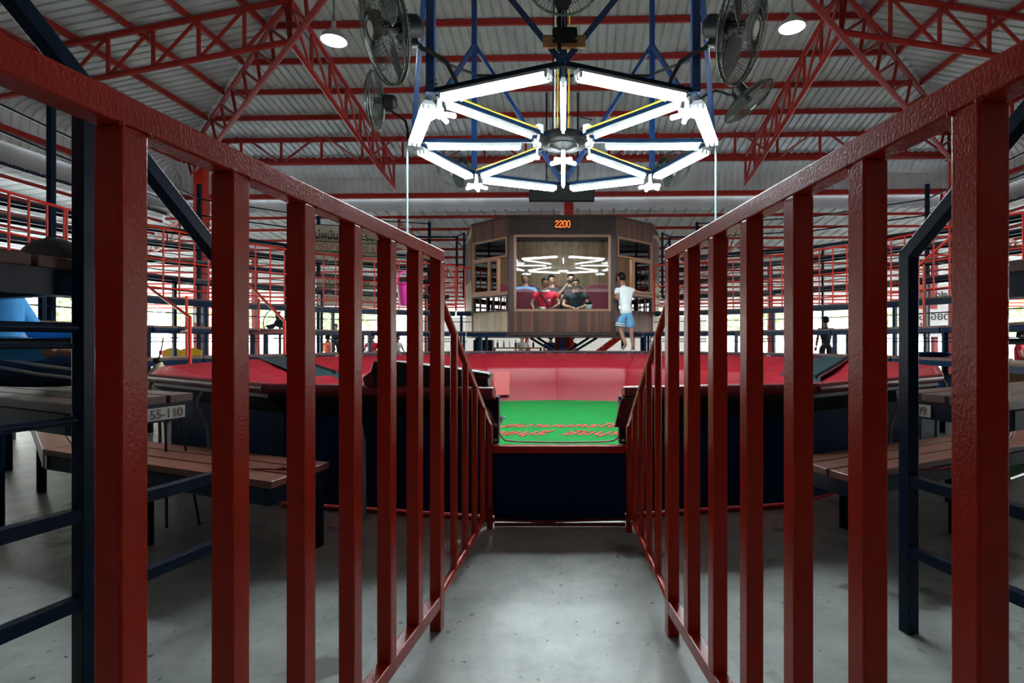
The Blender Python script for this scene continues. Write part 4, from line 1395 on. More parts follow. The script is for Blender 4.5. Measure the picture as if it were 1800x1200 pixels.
def frame_mb(W, u0, u1, z0, z1, fr):
    f = W[1]
    mb = MB()
    for a, b, c, d in ((u0, u0 + fr, z0, z1), (u1 - fr, u1, z0, z1), (u0 + fr, u1 - fr, z0, z0 + fr), (u0 + fr, u1 - fr, z1 - fr, z1)):
        mb.hexa([f(a, -.02, c), f(b, -.02, c), f(b, .05, c), f(a, .05, c), f(a, -.02, d), f(b, -.02, d), f(b, .05, d), f(a, .05, d)])
    return mb
CX = -.02
FL, FR = (CX - 1.22, 12.4), (CX + 1.22, 12.4)
SLc, SRc = (CX - 2.24, 13.35), (CX + 2.24, 13.35)
BL, BR = (CX - 2.64, 14.7), (CX + 2.64, 14.7)
CL, CR = (CX - 2.64, 15.4), (CX + 2.64, 15.4)
front = wallseg(FL, FR)
L = front[0]
planks(front, .10, L - .10, ZB0 + .06, 1.69, 24)
planks(front, .05, L - .05, 3.45, ZB1 - .03, 12, 'boothdark')
wbox('bottom_beam', front, 0, L, ZB0 - .02, ZB0 + .06, -.02, .06, 'boothdark')
wbox('top_beam', front, 0, L, ZB1 - .03, ZB1 + .02, -.03, .06, 'boothdark')
for a, b in ((0, .11), (L - .11, L)):
    wbox('corner_post', front, a, b, ZB0, ZB1, -.015, .08, 'boothdark')
window(front, .11, L - .11, 1.69, 3.45, .055)
for (a, b, nm) in ((SLc, FL, 'left'), (FR, SRc, 'right')):
    Wd = wallseg(a, b)
    L = Wd[0]
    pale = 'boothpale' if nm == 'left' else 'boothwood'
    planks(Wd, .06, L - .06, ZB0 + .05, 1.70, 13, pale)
    wbox('bottom_beam', Wd, 0, L, ZB0, ZB0 + .05, -.01, .05, 'boothdark')
    planks(Wd, .06, L - .06, 3.42, ZB1 - .02, 13)
    wbox('top_beam', Wd, 0, L, ZB1 - .02, ZB1 + .02, -.03, .06, 'boothdark')
    window(Wd, .06, L - .06, 2.95, 3.42, .045, glass='glassside')
    window(Wd, .06, L - .06, 1.70, 2.08, .035, 'boothdark', 'glassside', bars=[.06 + (L - .12) * k / 5 for k in range(1, 5)])
    wbox('sill', Wd, .04, L - .04, 2.08, 2.15, -.04, .06, 'frame')
    if nm == 'left':
        window(Wd, .06, .70, 2.15, 2.95, .05, glass='glassside')
        window(Wd, .64, 1.02, 2.15, 2.95, .05, glass='glassside')
    else:
        window(Wd, .62, L - .06, 2.15, 2.95, .05, glass='glassside')
        wbox('window_jamb', Wd, .56, .62, 2.15, 2.95, -.02, .05, 'frame')
    for u in (0, L - .06):
        wbox('corner_post', Wd, u, u + .06, ZB0, ZB1, -.005, .06, 'boothwood')
for (a, b, nm) in ((BL, SLc, 'left'), (SRc, BR, 'right')):
    Wd = wallseg(a, b)
    L = Wd[0]
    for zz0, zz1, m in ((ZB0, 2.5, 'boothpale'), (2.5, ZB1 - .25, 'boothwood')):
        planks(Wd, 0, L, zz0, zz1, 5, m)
    top = MB().hexa([Wd[1](0, 0, ZB1 - .25), Wd[1](L, 0, ZB1 - .25), Wd[1](L, .03, ZB1 - .25), Wd[1](0, .03, ZB1 - .25), Wd[1](0, 0, ZB1 - .24), Wd[1](L, 0, ZB1), Wd[1](L, .03, ZB1), Wd[1](0, .03, ZB1 - .24)])
    obj('raked_board', top, M['boothpale'], booth, world=True)
for (a, b) in ((CL, BL), (BR, CR)):
    Wd = wallseg(a, b)
    planks(Wd, 0, Wd[0], ZB0, ZB1 - .25, 4, 'boothwood')
back = wallseg(CR, CL)
for i in range(36):
    a = back[0] * i / 36
    wbox('inner_plank', back, a + .003, a + back[0] / 36 - .003, ZB0, ZB1 - .05, .03, .055 + random.uniform(0, .006), 'inwood')
wbox('back_board', back, 0, back[0], ZB0, ZB1, 0, .03, 'boothdark')
for u in (2.5, 2.86):
    wbox('inner_post', back, u, u + .1, ZB0, ZB1 - .05, .06, .12, 'inwood')
plan = [FL, FR, SRc, BR, CR, CL, BL, SLc]
obj('booth_floor', MB().prism([(x, y + .01) for x, y in plan], ZB0 - .06, ZB0), M['boothdark'], booth, world=True)
obj('booth_roof', MB().prism(plan, ZB1 - .02, ZB1 + .02), M['boothdark'], booth, world=True)
obj('raised_floor', MB().box(-2.3, 2.25, 13.75, 15.35, ZB0, ZB0 + .22), M['boothdark'], booth, world=True)
# lamp inside
lp = thing('ceiling_lamp', 'round lit lamp on the ceiling inside the booth', 'lamp', (-.02, 12.9, 3.78))
obj('base', MB().lathe([(0, .07), (.15, .07), (.16, .03), (0, .03)], 20), M['white'], lp, auto=.6)
obj('glow_dome', MB().lathe([(.15, .03), (.13, -.02), (.06, -.045), (0, -.05)], 20), M['boothlamp'], lp, smooth=True)
# support steel under the booth
for i, (x0, x1, w) in enumerate(((-.78, -.02, 'left outer'), (-.62, .12, 'left inner'), (.80, .04, 'right outer'), (.62, -.10, 'right inner'))):
    t = thing('booth_strut', 'slanting navy strut under the booth, the %s one' % w, 'strut', (x1, 13.0 + .2 * (i % 2), .02), 0, 'struts under the booth')
    obj('strut', MB().bar((x0, 12.75 + .25 * (i % 2), 1.09), (x1 * 6 - x0 * 0 if False else x1 + (x1 - x0) * .0, 13.0 + .25 * (i % 2), .62), .07, .05).bar((x1, 13.0 + .25 * (i % 2), .62), (x1, 13.0 + .25 * (i % 2), 0), .05), M['navy'], t, world=True)
ct = thing('booth_post', 'blue and red centre post under the booth', 'post', (-.02, 13.2, 0))
obj('blue_face', MB().box(-.08, .04, 13.14, 13.26, 0, 1.1), M['blue'], ct, world=True)
obj('red_flange', MB().box(-.2, -.08, 13.17, 13.23, 0, 1.1).box(.04, .16, 13.17, 13.23, 0, 1.1), M['roofred'], ct, world=True)
for x, w in ((-2.1, 'left'), (2.0, 'right')):
    t = thing('booth_post', 'navy post under the %s side of the booth' % w, 'post', (x, 13.6, 0))
    obj('shaft', MB().box(x - .06, x + .06, 13.5, 13.62, 0, 1.1), M['navy'], t, world=True)
# red LED number board, reads 2200
ld = thing('number_display', 'orange lit number board reading 2200 above the booth window', 'display', (-.02, 12.37, 3.68))
obj('case', MB().box(-.20, .19, 12.35, 12.376, 3.575, 3.785), M['black'], ld, world=True)
SEG = {'2': ['01110', '10001', '00001', '00110', '01000', '10000', '11111'], '0': ['01110', '10001', '10001', '10001', '10001', '10001', '01110']}
mb = MB()
for i, ch in enumerate('2200'):
    for r_, row in enumerate(SEG[ch]):
        for c_, b_ in enumerate(row):
            if b_ == '1':
                x = -.175 + i * .089 + c_ * .0155
                z = 3.755 - r_ * .0235
                mb.box(x - .0075, x + .0075, 12.346, 12.35, z - .0115, z + .0115)
obj('digits', mb, M['led'], ld, world=True)
# seats in the booth
def chair(label):
    t = thing('armchair', label, 'chair', (0, 0, 0), 0, 'maroon armchairs in the booth')
    def rb(x0, x1, y0, y1, z0, z1): return MB().box(x0, x1, y0, y1, z0, z1)
    n = 14
    prof = [(-.29, .40), (-.31, .9)] + [(-.30 + .30 * (1 - math.cos(PI * i / n)), 1.02 + .13 * math.sin(PI * i / n)) for i in range(n + 1)] + [(.31, .9), (.29, .40)]
    mb = MB()
    k = len(prof)
    mb.add([(x, .20, z) for x, z in prof] + [(x, .34, z) for x, z in prof], [tuple(range(k)), tuple(reversed(range(k, 2 * k)))] + [(i, k + i, k + (i + 1) % k, (i + 1) % k) for i in range(k)])
    obj('backrest', mb, M['seat'], t, bevel=.03)
    obj('cushion', rb(-.27, .27, -.24, .24, .34, .48), M['seat'], t, bevel=.04)
    for s in (-1, 1):
        obj('armrest', rb(s * .32 - .045, s * .32 + .045, -.2, .26, .52, .60), M['seat'], t, bevel=.02)
        obj('arm_post', rb(s * .32 - .02, s * .32 + .02, -.05, .05, .1, .52), M['black'], t)
    obj('pedestal', MB().lathe([(0, 0), (.26, 0), (.26, .03), (.05, .06), (.045, .36), (0, .36)], 16), M['black'], t, auto=.6)
    return t
c0 = None
CH = [(-.96, 13.15, ZB0, 'empty maroon armchair at the left of the booth window'), (-.43, 13.25, ZB0, 'maroon armchair under the man in the red shirt'),
      (.30, 13.25, ZB0, 'maroon armchair under the man in the charcoal shirt'), (.86, 13.15, ZB0 + .12, 'empty maroon armchair at the right of the booth window'),
      (-.98, 14.3, ZB0 + .22, 'maroon armchair under the man in the pale blue shirt'), (-.33, 14.3, ZB0 + .22, 'maroon armchair in the back row behind the red-shirted man'),
      (.24, 14.3, ZB0 + .22, 'maroon armchair under the man taking a picture'), (-1.75, 14.0, ZB0 + .22, 'maroon armchair behind the left sliding window')]
for x, y, z, lab in CH:
    if c0 is None:
        c0 = t = chair(lab); t.location = (x, y, z)
    else:
        t = copy_tree(c0, (x, y, z), 0, lab)

# ================================================================== BANNERS IN THE LEFT STANDS
def banner(label, pxs, Y0_, Y1_, rows):
    """Beige board between pixel corners; rows = (text, z fraction, colour, size)."""
    (xa, ya, xb, yb) = pxs
    a, b = px(xa, ya, Y0_), px(xb, ya, Y1_)
    zt, zb_ = a.z, px(xa, yb, Y0_).z
    t = thing('sign_board', label, 'sign', (a.x, a.y, zb_), 0, 'lettered boards in the left stands')
    ang = math.atan2(b.y - a.y, b.x - a.x)
    t.rotation_euler = (0, 0, ang)
    L = (V((b.x, b.y, 0)) - V((a.x, a.y, 0))).length
    H = zt - zb_
    obj('board', MB().box(0, L, -.006, .006, 0, H), M['cardb'], t)
    obj('frame_rail', MB().box(-.02, L + .02, -.014, -.006, H - .02, H).box(-.02, L + .02, -.014, -.006, 0, .02), M['black'], t)
    for body, f, col, size, x in rows:
        text_obj('lettering', body, size, M[col], t, (x * L, -.009, f * H), (PI / 2, 0, 0), .001, .002, 0, 'LEFT', 1.0, .8)
    return t
banner('top beige board with black lettering in the left stands', (545, 393, 664, 424), 14.6, 15.1, [('ไม่พนันหารายะรัง รมามาน', .18, 'ink', .30, .02)])
banner('second beige board with red lettering in the left stands', (545, 415, 664, 447), 14.6, 15.1, [('การไม่ชนมันหน่วง แจ้ตัโมี', .32, 'inkred', .26, .02)])
banner('third narrow beige board with small red lettering in the left stands', (545, 439, 664, 458), 14.6, 15.1, [('เสียกฎ     ข้าง', .4, 'inkred', .2, .3)])
banner('fourth beige board with underlined black lettering, below the deck rail', (558, 485, 664, 506), 15.2, 15.7, [('ตกโมงนอน วณ', .38, 'ink', .24, .12), ('__________', .3, 'ink', .22, .12)])
banner('lowest beige board with faint red lettering behind the deck rail', (558, 513, 664, 537), 15.4, 15.9, [('เข้าชมสนาม  สนาน.', .4, 'inkred', .22, .1)])
# banner outside on the right
ob = thing('sign_board', 'white banner with red and black lettering outside the right stands', 'sign', (11.8, 17.5, 1.1))
obj('sheet', MB().box(11.2, 14.2, 17.49, 17.51, 1.15, 2.85), M['white'], ob, world=True)
for x in (11.25, 14.15):
    obj('pole', MB().box(x - .03, x + .03, 17.51, 17.57, -.02, 2.9), M['steel'], ob, world=True)
obj('red_panel', MB().box(11.2, 12.1, 17.482, 17.49, 2.05, 2.85), M['inkred'], ob, world=True)
for z, b_ in ((2.4, 'ดด.๑๒๓๕'), (1.7, 'อร่อยดี'), (1.3, 'ร้านอาหารไทย')):
    o = text_obj('lettering', b_, .36, M['ink'], ob, (V((11.5, 17.48, z)) - V(ob.location)), (PI / 2, 0, 0), .001, .004)
lb = thing('sign_board', 'long dark sign with red lettering under the left lean-to roof', 'sign', (-14.5, 17.0, 3.0))
obj('sheet', MB().box(-15.0, -13.2, 16.99, 17.01, 3.0, 3.3), M['darkmetal'], lb, world=True)
for x in (-14.8, -13.4):
    obj('strap', MB().box(x - .02, x + .02, 17.01, 17.03, 3.0, OZ - OS * (abs(x) - 12.3) - .02), M['darkmetal'], lb, world=True)
obj('red_panel', MB().box(-14.5, -13.3, 16.98, 16.99, 3.03, 3.27), M['inkred'], lb, world=True)
# ================================================================== PEOPLE
def skin_mesh(name, verts, edges, rad, root=0, sub=1):
    me = bpy.data.meshes.new(name)
    me.from_pydata([tuple(v) for v in verts], edges, [])
    o = bpy.data.objects.new(name, me)
    COL.objects.link(o)
    md = o.modifiers.new('skin', 'SKIN')
    md.branch_smoothing = .6
    if not me.skin_vertices:
        bpy.context.view_layer.update()
    sv = me.skin_vertices[0].data
    for i, r in enumerate(rad):
        sv[i].radius = (r, r) if not isinstance(r, tuple) else r
        sv[i].use_root = (i == root)
    sb = o.modifiers.new('sub', 'SUBSURF')
    sb.levels = sb.render_levels = sub
    dg = bpy.context.evaluated_depsgraph_get()
    ev_ = o.evaluated_get(dg)
    m2 = bpy.data.meshes.new_from_object(ev_)
    bpy.data.objects.remove(o)
    bpy.data.meshes.remove(me)
    mb = MB()
    mb.v = [tuple(v.co) for v in m2.vertices]
    mb.f = [tuple(p.vertices) for p in m2.polygons]
    mb.m = [0] * len(mb.f)
    bpy.data.meshes.remove(m2)
    return mb

def basis(f, up):
    f = V(f).normalized(); u = V(up)
    r = f.cross(u).normalized(); u = r.cross(f).normalized()
    return Matrix((r, f, u)).transposed()          # columns: right, forward, up

def head(mb, c, R, s):
    """Head: skull and jaw, nose, ears, brows; centre c, axes R (right, forward, up), size s = half height .115."""
    def fn(p):
        q = V(p)
        if q.z < 0:
            q.x *= 1 + .38 * q.z * (1 if q.z > -1 else 1)
            q.y = q.y * (1 + .18 * q.z) + (-.10 * q.z if q.y > -.3 else 0)
        return q
    mb.ell(c, (.077 * s, .098 * s, .118 * s), R, 16, 12, 0, fn)
    at = lambda x, y, z: c + R @ V((x * s, y * s, z * s))
    mb.add([at(-.007, .094, .018), at(.007, .094, .018), at(.018, .092, -.03), at(-.018, .092, -.03), at(0, .118, -.026)], [(0, 1, 4), (1, 2, 4), (2, 3, 4), (3, 0, 4)])
    for sg in (-1, 1):
        mb.ell(at(sg * .079, -.005, -.005), (.012 * s, .022 * s, .034 * s), R, 8, 6)
        mb.ell(at(sg * .032, .088, .034), (.022 * s, .008 * s, .006 * s), R, 8, 5)      # brow ridge
        mb.ell(at(sg * .033, .090, .012), (.014 * s, .007 * s, .008 * s), R, 8, 5, 1)    # eye
    mb.ell(at(0, .092, -.058), (.026 * s, .008 * s, .008 * s), R, 8, 5, 2)               # mouth

def hair_mb(c, R, s, style='short'):
    mb = MB()
    def fn(p):
        q = V(p)
        front = q.y > .05
        if front and q.z < .30: q.y *= .70; q.x *= .95; q.z = max(q.z, -.1)
        if q.z < -.5: q.z = -.5 + (q.z + .5) * .25; q.x *= .85
        return q
    mb.ell(c + R @ V((0, -.012 * s, .014 * s)), (.090 * s, .112 * s, .124 * s), R, 20, 16, 0, fn)
    return mb

def hand(mb, wrist, d, palm_n, s=1.0, curl=.5, mi=0, thumb=1):
    """Hand leaving the wrist along d, palm facing palm_n, fingers curled towards the palm."""
    d = V(d).normalized(); n = V(palm_n); n = (n - d * n.dot(d)).normalized(); sd = d.cross(n)
    Rm = Matrix((sd, d, n)).transposed()
    wrist = V(wrist)
    mb.ell(wrist + d * .045 * s, (.040 * s, .055 * s, .016 * s), Rm, 12, 8, mi)
    for k, (off, ln) in enumerate(((-.030, .062), (-.010, .076), (.010, .072), (.029, .055))):
        p = wrist + d * .075 * s + sd * off * s
        pts = [p]
        a = .15
        for seg, f in enumerate((.45, .32, .25)):
            a += curl * (.5 if seg == 0 else .75)
            p = p + (d * math.cos(a) + n * math.sin(a) + sd * off * .8) * ln * f * s
            pts.append(p)
        mb.tube(pts, [.0095 * s, .0088 * s, .008 * s, .0062 * s], 8, mi)
    p = wrist + d * .022 * s - sd * .03 * s * thumb
    pts = [p, p + (d * .5 - sd * .8 * thumb + n * .3).normalized() * .035 * s]
    pts.append(pts[-1] + (d * .8 - sd * .25 * thumb + n * .4).normalized() * .030 * s)
    mb.tube(pts, [.013 * s, .010 * s, .0075 * s], 8, mi)

def person(label, J, s=1.0, face=(0, -1, 0), up=(0, 0, 1), skin='skin', top='darkshirt', bottom='trouser', sleeve='short', legs='long', origin=(0, 0, 0), shoes=None, hands=True, curl=.5, group=None, sub=1, collar=None, palm=None, hairless=False):
    """J: joints in world space (pelvis chest neck head, ls le lw rs re rw, lh lk la lt rh rk ra rt)."""
    t = thing('person', label, 'person', origin, 0, group)
    names = list(J)
    P = {k: V(v) for k, v in J.items()}
    waist = P['pelvis'].lerp(P['chest'], .5)
    # body
    order = ['pelvis', 'waist', 'chest', 'neck', 'skull', 'ls', 'le', 'lw', 'rs', 're', 'rw', 'lh', 'lk', 'la', 'lt', 'rh', 'rk', 'ra', 'rt']
    P['waist'] = waist
    P['skull'] = P['neck'].lerp(P['head'], .55)
    rad = dict(pelvis=.12, waist=.115, chest=.125, neck=.060, skull=.060, ls=.06, le=.042, lw=.029, rs=.06, re=.042, rw=.029, lh=.085, lk=.058, la=.038, lt=.032, rh=.085, rk=.058, ra=.038, rt=.032)
    ed = [('pelvis', 'waist'), ('waist', 'chest'), ('chest', 'neck'), ('neck', 'skull'), ('chest', 'ls'), ('ls', 'le'), ('le', 'lw'), ('chest', 'rs'), ('rs', 're'), ('re', 'rw'),
          ('pelvis', 'lh'), ('lh', 'lk'), ('lk', 'la'), ('la', 'lt'), ('pelvis', 'rh'), ('rh', 'rk'), ('rk', 'ra'), ('ra', 'rt')]
    idx = {k: i for i, k in enumerate(order)}
    mb = skin_mesh('body', [P[k] for k in order], [(idx[a], idx[b]) for a, b in ed], [rad[k] * s * (.70 if k in ('pelvis', 'waist', 'chest', 'ls', 'rs', 'lh', 'rh') or (sleeve == 'long' and k in ('le', 're')) or (legs == 'long' and k in ('lk', 'rk', 'la', 'ra')) else 1) for k in order], 0, sub)
    # the body under the shirt takes the shirt's cloth, so that no skin shows at the yoke
    def seg_d(q, a, b):
        ab = b - a
        t_ = max(0, min(1, (q - a).dot(ab) / ab.length_squared))
        return (q - a - ab * t_).length, t_
    for i, f_ in enumerate(mb.f):
        q = sum((V(mb.v[j]) for j in f_), V()) / len(f_)
        ds = sorted((seg_d(q, P[a], P[b]) + (a, b) for a, b in ed), key=lambda r_: r_[0])
        _, t_, a, b = ds[0]
        if (a, b) in (('pelvis', 'waist'), ('waist', 'chest'), ('chest', 'ls'), ('chest', 'rs')) or ((a, b) == ('chest', 'neck') and t_ < .72) or (b in ('le', 're') and t_ < .3):
            mb.m[i] = 3
    R = basis(face, up)
    head(mb, P['head'], R, s)
    if hands:
        for sd_, e, w, th in (('l', 'le', 'lw', 1), ('r', 're', 'rw', -1)):
            d = (P[w] - P[e]).normalized()
            n = V(palm[sd_]) if palm and sd_ in palm else V((0, 0, -1))
            if abs(n.dot(d)) > .9: n = V(face)
            hand(mb, P[w] + d * .005, d, n, s, curl, 0, th)
    obj('body', mb, [M[skin], M['eye'], M['lips'], M[top]], t, smooth=True, world=True)
    if not hairless:
        obj('hair', hair_mb(P['head'], R, s), M['hair'], t, smooth=True, world=True)
    # shirt shell
    f = {'short': .55, 'long': 1.0, 'none': .12}[sleeve]
    pts = [P['pelvis'] + (P['pelvis'] - waist) * (.35 if legs == 'short' else .12), waist, P['chest'], P['chest'].lerp(P['neck'], .62), P['ls'], P['rs']]
    rr = [.150, .146, .156, .082, .080, .080]
    ee = [(0, 1), (1, 2), (2, 3), (2, 4), (2, 5)]
    for sh, el, wr, b in (('ls', 'le', 'lw', 4), ('rs', 're', 'rw', 5)):
        if sleeve == 'long':
            k = len(pts)
            pts += [P[el], P[el].lerp(P[wr], .5), P[wr].lerp(P[el], .06)]; rr += [.058, .050, .042]; ee += [(b, k), (k, k + 1), (k + 1, k + 2)]
        else:
            k = len(pts)
            pts += [P[sh].lerp(P[el], f)]; rr += [.066]; ee += [(b, k)]
    obj('shirt', skin_mesh('shirt', pts, ee, [r * s for r in rr], 1, sub), M[top], t, smooth=True, world=True)
    # trousers shell
    pts = [P['pelvis'].lerp(waist, .25), P['pelvis'], P['lh'], P['rh']]
    rr = [.128, .138, .105, .105]
    ee = [(0, 1), (1, 2), (1, 3)]
    for h, k_, a, b in (('lh', 'lk', 'la', 2), ('rh', 'rk', 'ra', 3)):
        k = len(pts)
        if legs == 'short':
            pts += [P[h].lerp(P[k_], .5), P[h].lerp(P[k_], .92)]; rr += [.116, .116]; ee += [(b, k), (k, k + 1)]
        else:
            pts += [P[h].lerp(P[k_], .5), P[k_], P[k_].lerp(P[a], .5), P[k_].lerp(P[a], .93)]; rr += [.092, .074, .064, .056]; ee += [(b, k), (k, k + 1), (k + 1, k + 2), (k + 2, k + 3)]
    obj('trousers' if legs == 'long' else 'shorts', skin_mesh('trousers', pts, ee, [r * s for r in rr], 1, sub), M[bottom], t, smooth=True, world=True)
    if collar:
        mb = MB().tube([P['neck'] + V((.075 * s * math.cos(a), .07 * s * math.sin(a), -.035 * s + .02 * s * math.sin(a))) for a in [2 * PI * i / 14 for i in range(15)]], .016 * s, 6)
        obj('collar', mb, M[collar], t, smooth=True, world=True)
    if shoes:
        for a, tt in (('la', 'lt'), ('ra', 'rt')):
            d = (P[tt] - P[a]); d.z = 0; d.normalize()
            c = P[a].lerp(P[tt], .55); c.z = min(P[a].z, P[tt].z) - .036 * s
            sd_ = V((-d.y, d.x, 0))
            poly = [c + d * .14 * s * x + sd_ * .045 * s * y for x, y in ((-1, -.7), (-.4, -.8), (.5, -1), (.9, -.6), (1, 0), (.9, .6), (.5, 1), (-.4, .8), (-1, .7))]
            n = len(poly)
            mb = MB().add([p + V((0, 0, -.012)) for p in poly] + [p + V((0, 0, .01)) for p in poly], [tuple(reversed(range(n))), tuple(range(n, 2 * n))] + [(i, (i + 1) % n, n + (i + 1) % n, n + i) for i in range(n)])
            mb.tube([c + d * .03 * s + sd_ * .05 * s, c + d * .05 * s + V((0, 0, .06 * s)), c + d * .03 * s - sd_ * .05 * s], .009 * s, 6)
            obj('sandal', mb, M[shoes], t, world=True)
    return t

def seated(x, y, z, s=1.0, lean=0.0, yaw=0.0, arms='lap', knees=.45):
    """Joints of a person seated at seat height z facing -Y (towards the camera), turned by yaw."""
    J = dict(pelvis=(0, 0, .11), chest=(0, -.02 - lean, .45), neck=(0, -.03 - lean * 1.2, .59), head=(0, -.05 - lean * 1.3, .715),
             lh=(.10, -.02, .10), lk=(.15, -.44, .12), la=(.14, -.46, -.34), lt=(.15, -.60, -.37),
             rh=(-.10, -.02, .10), rk=(-.15, -.44, .12), ra=(-.14, -.46, -.34), rt=(-.15, -.60, -.37),
             ls=(.20, -.02 - lean, .51), rs=(-.20, -.02 - lean, .51))
    if arms == 'lap':
        J.update(le=(.27, -.10 - lean, .25), lw=(.09, -.30 - lean, .20), re=(-.27, -.10 - lean, .25), rw=(-.09, -.30 - lean, .20))
    elif arms == 'photo':
        J.update(le=(.20, -.27, .36), lw=(.05, -.33, .60), re=(-.30, -.22, .30), rw=(-.07, -.33, .58))
    elif arms == 'bag':
        J.update(le=(.30, -.08 - lean, .26), lw=(.16, -.26 - lean, .18), re=(-.30, -.08 - lean, .26), rw=(-.24, -.28 - lean, .16))
    c, si = math.cos(yaw), math.sin(yaw)
    return {k: V((x + s * (a * c - b * si), y + s * (a * si + b * c), z + s * d)) for k, (a, b, d) in J.items()}

# the five men behind the booth window
S = 1.13
zs = ZB0 + .44
person('man in a red polo shirt with white collar, seated at the booth window', seated(-.43, 13.15, zs, S, .02, 0, 'bag'), S, skin='skin', top='redshirt', collar='tee', origin=(-.43, 13.15, ZB0), palm={'l': (0, 0, -1), 'r': (0, 0, -1)})
pr1 = bpy.data.objects.get('person')
obj('shoulder_strap', MB().tube([V((-.60, 12.98, zs + .66)), V((-.52, 12.93, zs + .5)), V((-.40, 12.93, zs + .32)), V((-.28, 12.93, zs + .14))], .018, 6), M['black'], pr1, world=True)
obj('chest_badge', MB().box(-.36, -.31, 12.925, 12.935, zs + .36, zs + .42), M['tee'], pr1, world=True)
obj('waist_bag', MB().box(-.60, -.42, 12.80, 12.88, zs + .10, zs + .22), M['tee'], pr1, world=True, bevel=.02)
person('man in a charcoal T-shirt with folded hands, seated at the booth window', seated(.30, 13.15, zs - .02, S, .0, 0, 'lap'), S, skin='skinpale', top='darkshirt', origin=(.30, 13.15, ZB0), curl=.9)
bag = thing('bag', 'crumpled black and white bag beside the man in charcoal', 'bag', (.60, 13.0, ZB0 + .62))
obj('body', MB().ell((0, 0, .07), (.10, .07, .11), None, 12, 8, 0, lambda p: V((p.x * (1 + .2 * math.sin(7 * p.z)), p.y, p.z))), M['tee'], bag, smooth=True)
obj('flap', MB().ell((.0, -.02, .14), (.09, .07, .05), None, 10, 6), M['black'], bag, smooth=True)
zs2 = ZB0 + .66
person('man in a pale blue T-shirt in the back row of the booth', seated(-1.0, 14.15, zs2, S, .0, .1, 'lap'), S, top='blueshirt', origin=(-1.0, 14.15, ZB0 + .22))
person('dark-clothed man half hidden behind the red-shirted man', seated(-.31, 14.15, zs2 - .03, S, .0, 0, 'lap'), S, skin='skinpale', top='trouser', origin=(-.31, 14.15, ZB0 + .22))
person('man in the booth holding up a phone to take a picture', seated(.20, 14.15, zs2, S, .0, 0, 'photo'), S, skin='skinpale', top='trouser', origin=(.20, 14.15, ZB0 + .22), curl=.8, palm={'l': (-.4, -1, 0), 'r': (.4, -1, 0)})
ph = thing('phone', 'dark phone held up by the man taking a picture', 'phone', (.19, 13.70, zs2 + .72))
obj('case', MB().box(.19 - .07, .19 + .07, 13.70, 13.712, zs2 + .66, zs2 + .745), M['black'], ph, world=True, bevel=.006)
obj('lens', MB().lathe([(0, 0), (.012, 0), (.012, .004), (0, .004)], 10, (.23, 13.699, zs2 + .725), rot=Matrix.Rotation(PI / 2, 3, 'X')), M['steel'], ph, world=True)

# the man in the white T-shirt leaning into the right-hand window
Yw = 12.12
w = lambda x, y, dy=0.0: px(x, y, Yw + dy)
J = dict(pelvis=w(1100.5, 549, .02), chest=w(1098, 515, .12), neck=w(1094.5, 498.5, .18), head=w(1091.5, 488.5, .26),
         ls=w(1084.5, 508, .10), le=w(1086, 525, -.06), lw=w(1081, 521, .2), rs=w(1110.5, 509, .14), re=w(1121, 514, .16), rw=w(1139, 516, .42),
         lh=w(1094, 553, .0), lk=w(1090, 577, .02), la=w(1100, 606, -.08), lt=w(1094, 612.5, .04), rh=w(1106.5, 554, .02), rk=w(1109, 580, .02), ra=w(1113, 609, -.02), rt=w(1111, 613, .14))
pw = person('man in white T-shirt and pale denim shorts leaning into the booth window', J, .98, face=(-.75, .66, .05), skin='skin', top='tee', bottom='denim', legs='short', origin=(w(1104, 616).x, Yw, .79), shoes='white', curl=.6, sub=2, palm={'r': (0, 0, -1), 'l': (0, 1, 0)})
mb = MB()
hp, kn = V(J['lh']), V(J['lk'])
ax = (kn - hp).normalized(); sx_ = ax.cross(V((0, 1, 0))).normalized(); sy_ = ax.cross(sx_)
for f in (.66, .80):
    c = hp.lerp(kn, f)
    mb.tube([c + (sx_ * math.cos(2 * PI * k / 18) + sy_ * math.sin(2 * PI * k / 18)) * .112 for k in range(19)], .011, 6, cap=False)
obj('hem_stripe', mb, M['tee'], pw, world=True)

# the man at the left edge, seated along the second-row bench
T1 = .79
J = dict(pelvis=(-2.50, 2.36, T1 + .13), chest=(-2.52, 2.34, T1 + .44), neck=(-2.62, 2.32, T1 + .60), head=(-2.74, 2.30, T1 + .72),
         ls=(-2.66, 2.52, T1 + .49), le=(-2.58, 2.62, T1 + .24), lw=(-2.16, 2.46, T1 + .225), rs=(-2.48, 2.12, T1 + .49), re=(-2.29, 2.01, T1 + .205), rw=(-1.955, 2.09, T1 + .172),
         lh=(-2.40, 2.46, T1 + .115), lk=(-1.95, 2.45, T1 + .13), la=(-2.18, 2.36, T1 + .07), lt=(-2.28, 2.28, T1 + .05), rh=(-2.40, 2.25, T1 + .115), rk=(-1.88, 2.19, T1 + .10), ra=(-2.14, 2.30, T1 + .07), rt=(-2.22, 2.38, T1 + .06))
pl = person('man in long-sleeved bright blue shirt and jeans, seated on the left bench', J, 1.02, face=(1, .15, -.1), top='cyan', bottom='jeans', sleeve='long', legs='long', origin=(-2.42, 2.36, T1), curl=.45, sub=2, palm={'r': (.1, .1, -1), 'l': (.1, 0, -1)})
mb = MB()
for dz in (.0, -.035):
    mb.tube([V((-2.38, 2.128, T1 + .16 + dz * .6)), V((-2.2, 2.088, T1 + .15 + dz)), V((-2.0, 2.062, T1 + .12 + dz)), V((-1.86, 2.075, T1 + .10 + dz * .9))], .006, 6)
obj('leg_stripe', mb, M['tagwhite'], pl, world=True)
hat = thing('bag', 'black domed cloth bag lying on the upper left bench', 'bag', (-1.62, 1.72, 1.25))
hx = px(96, 466, 1.62)
hat.location = (hx.x, hx.y, 1.228)
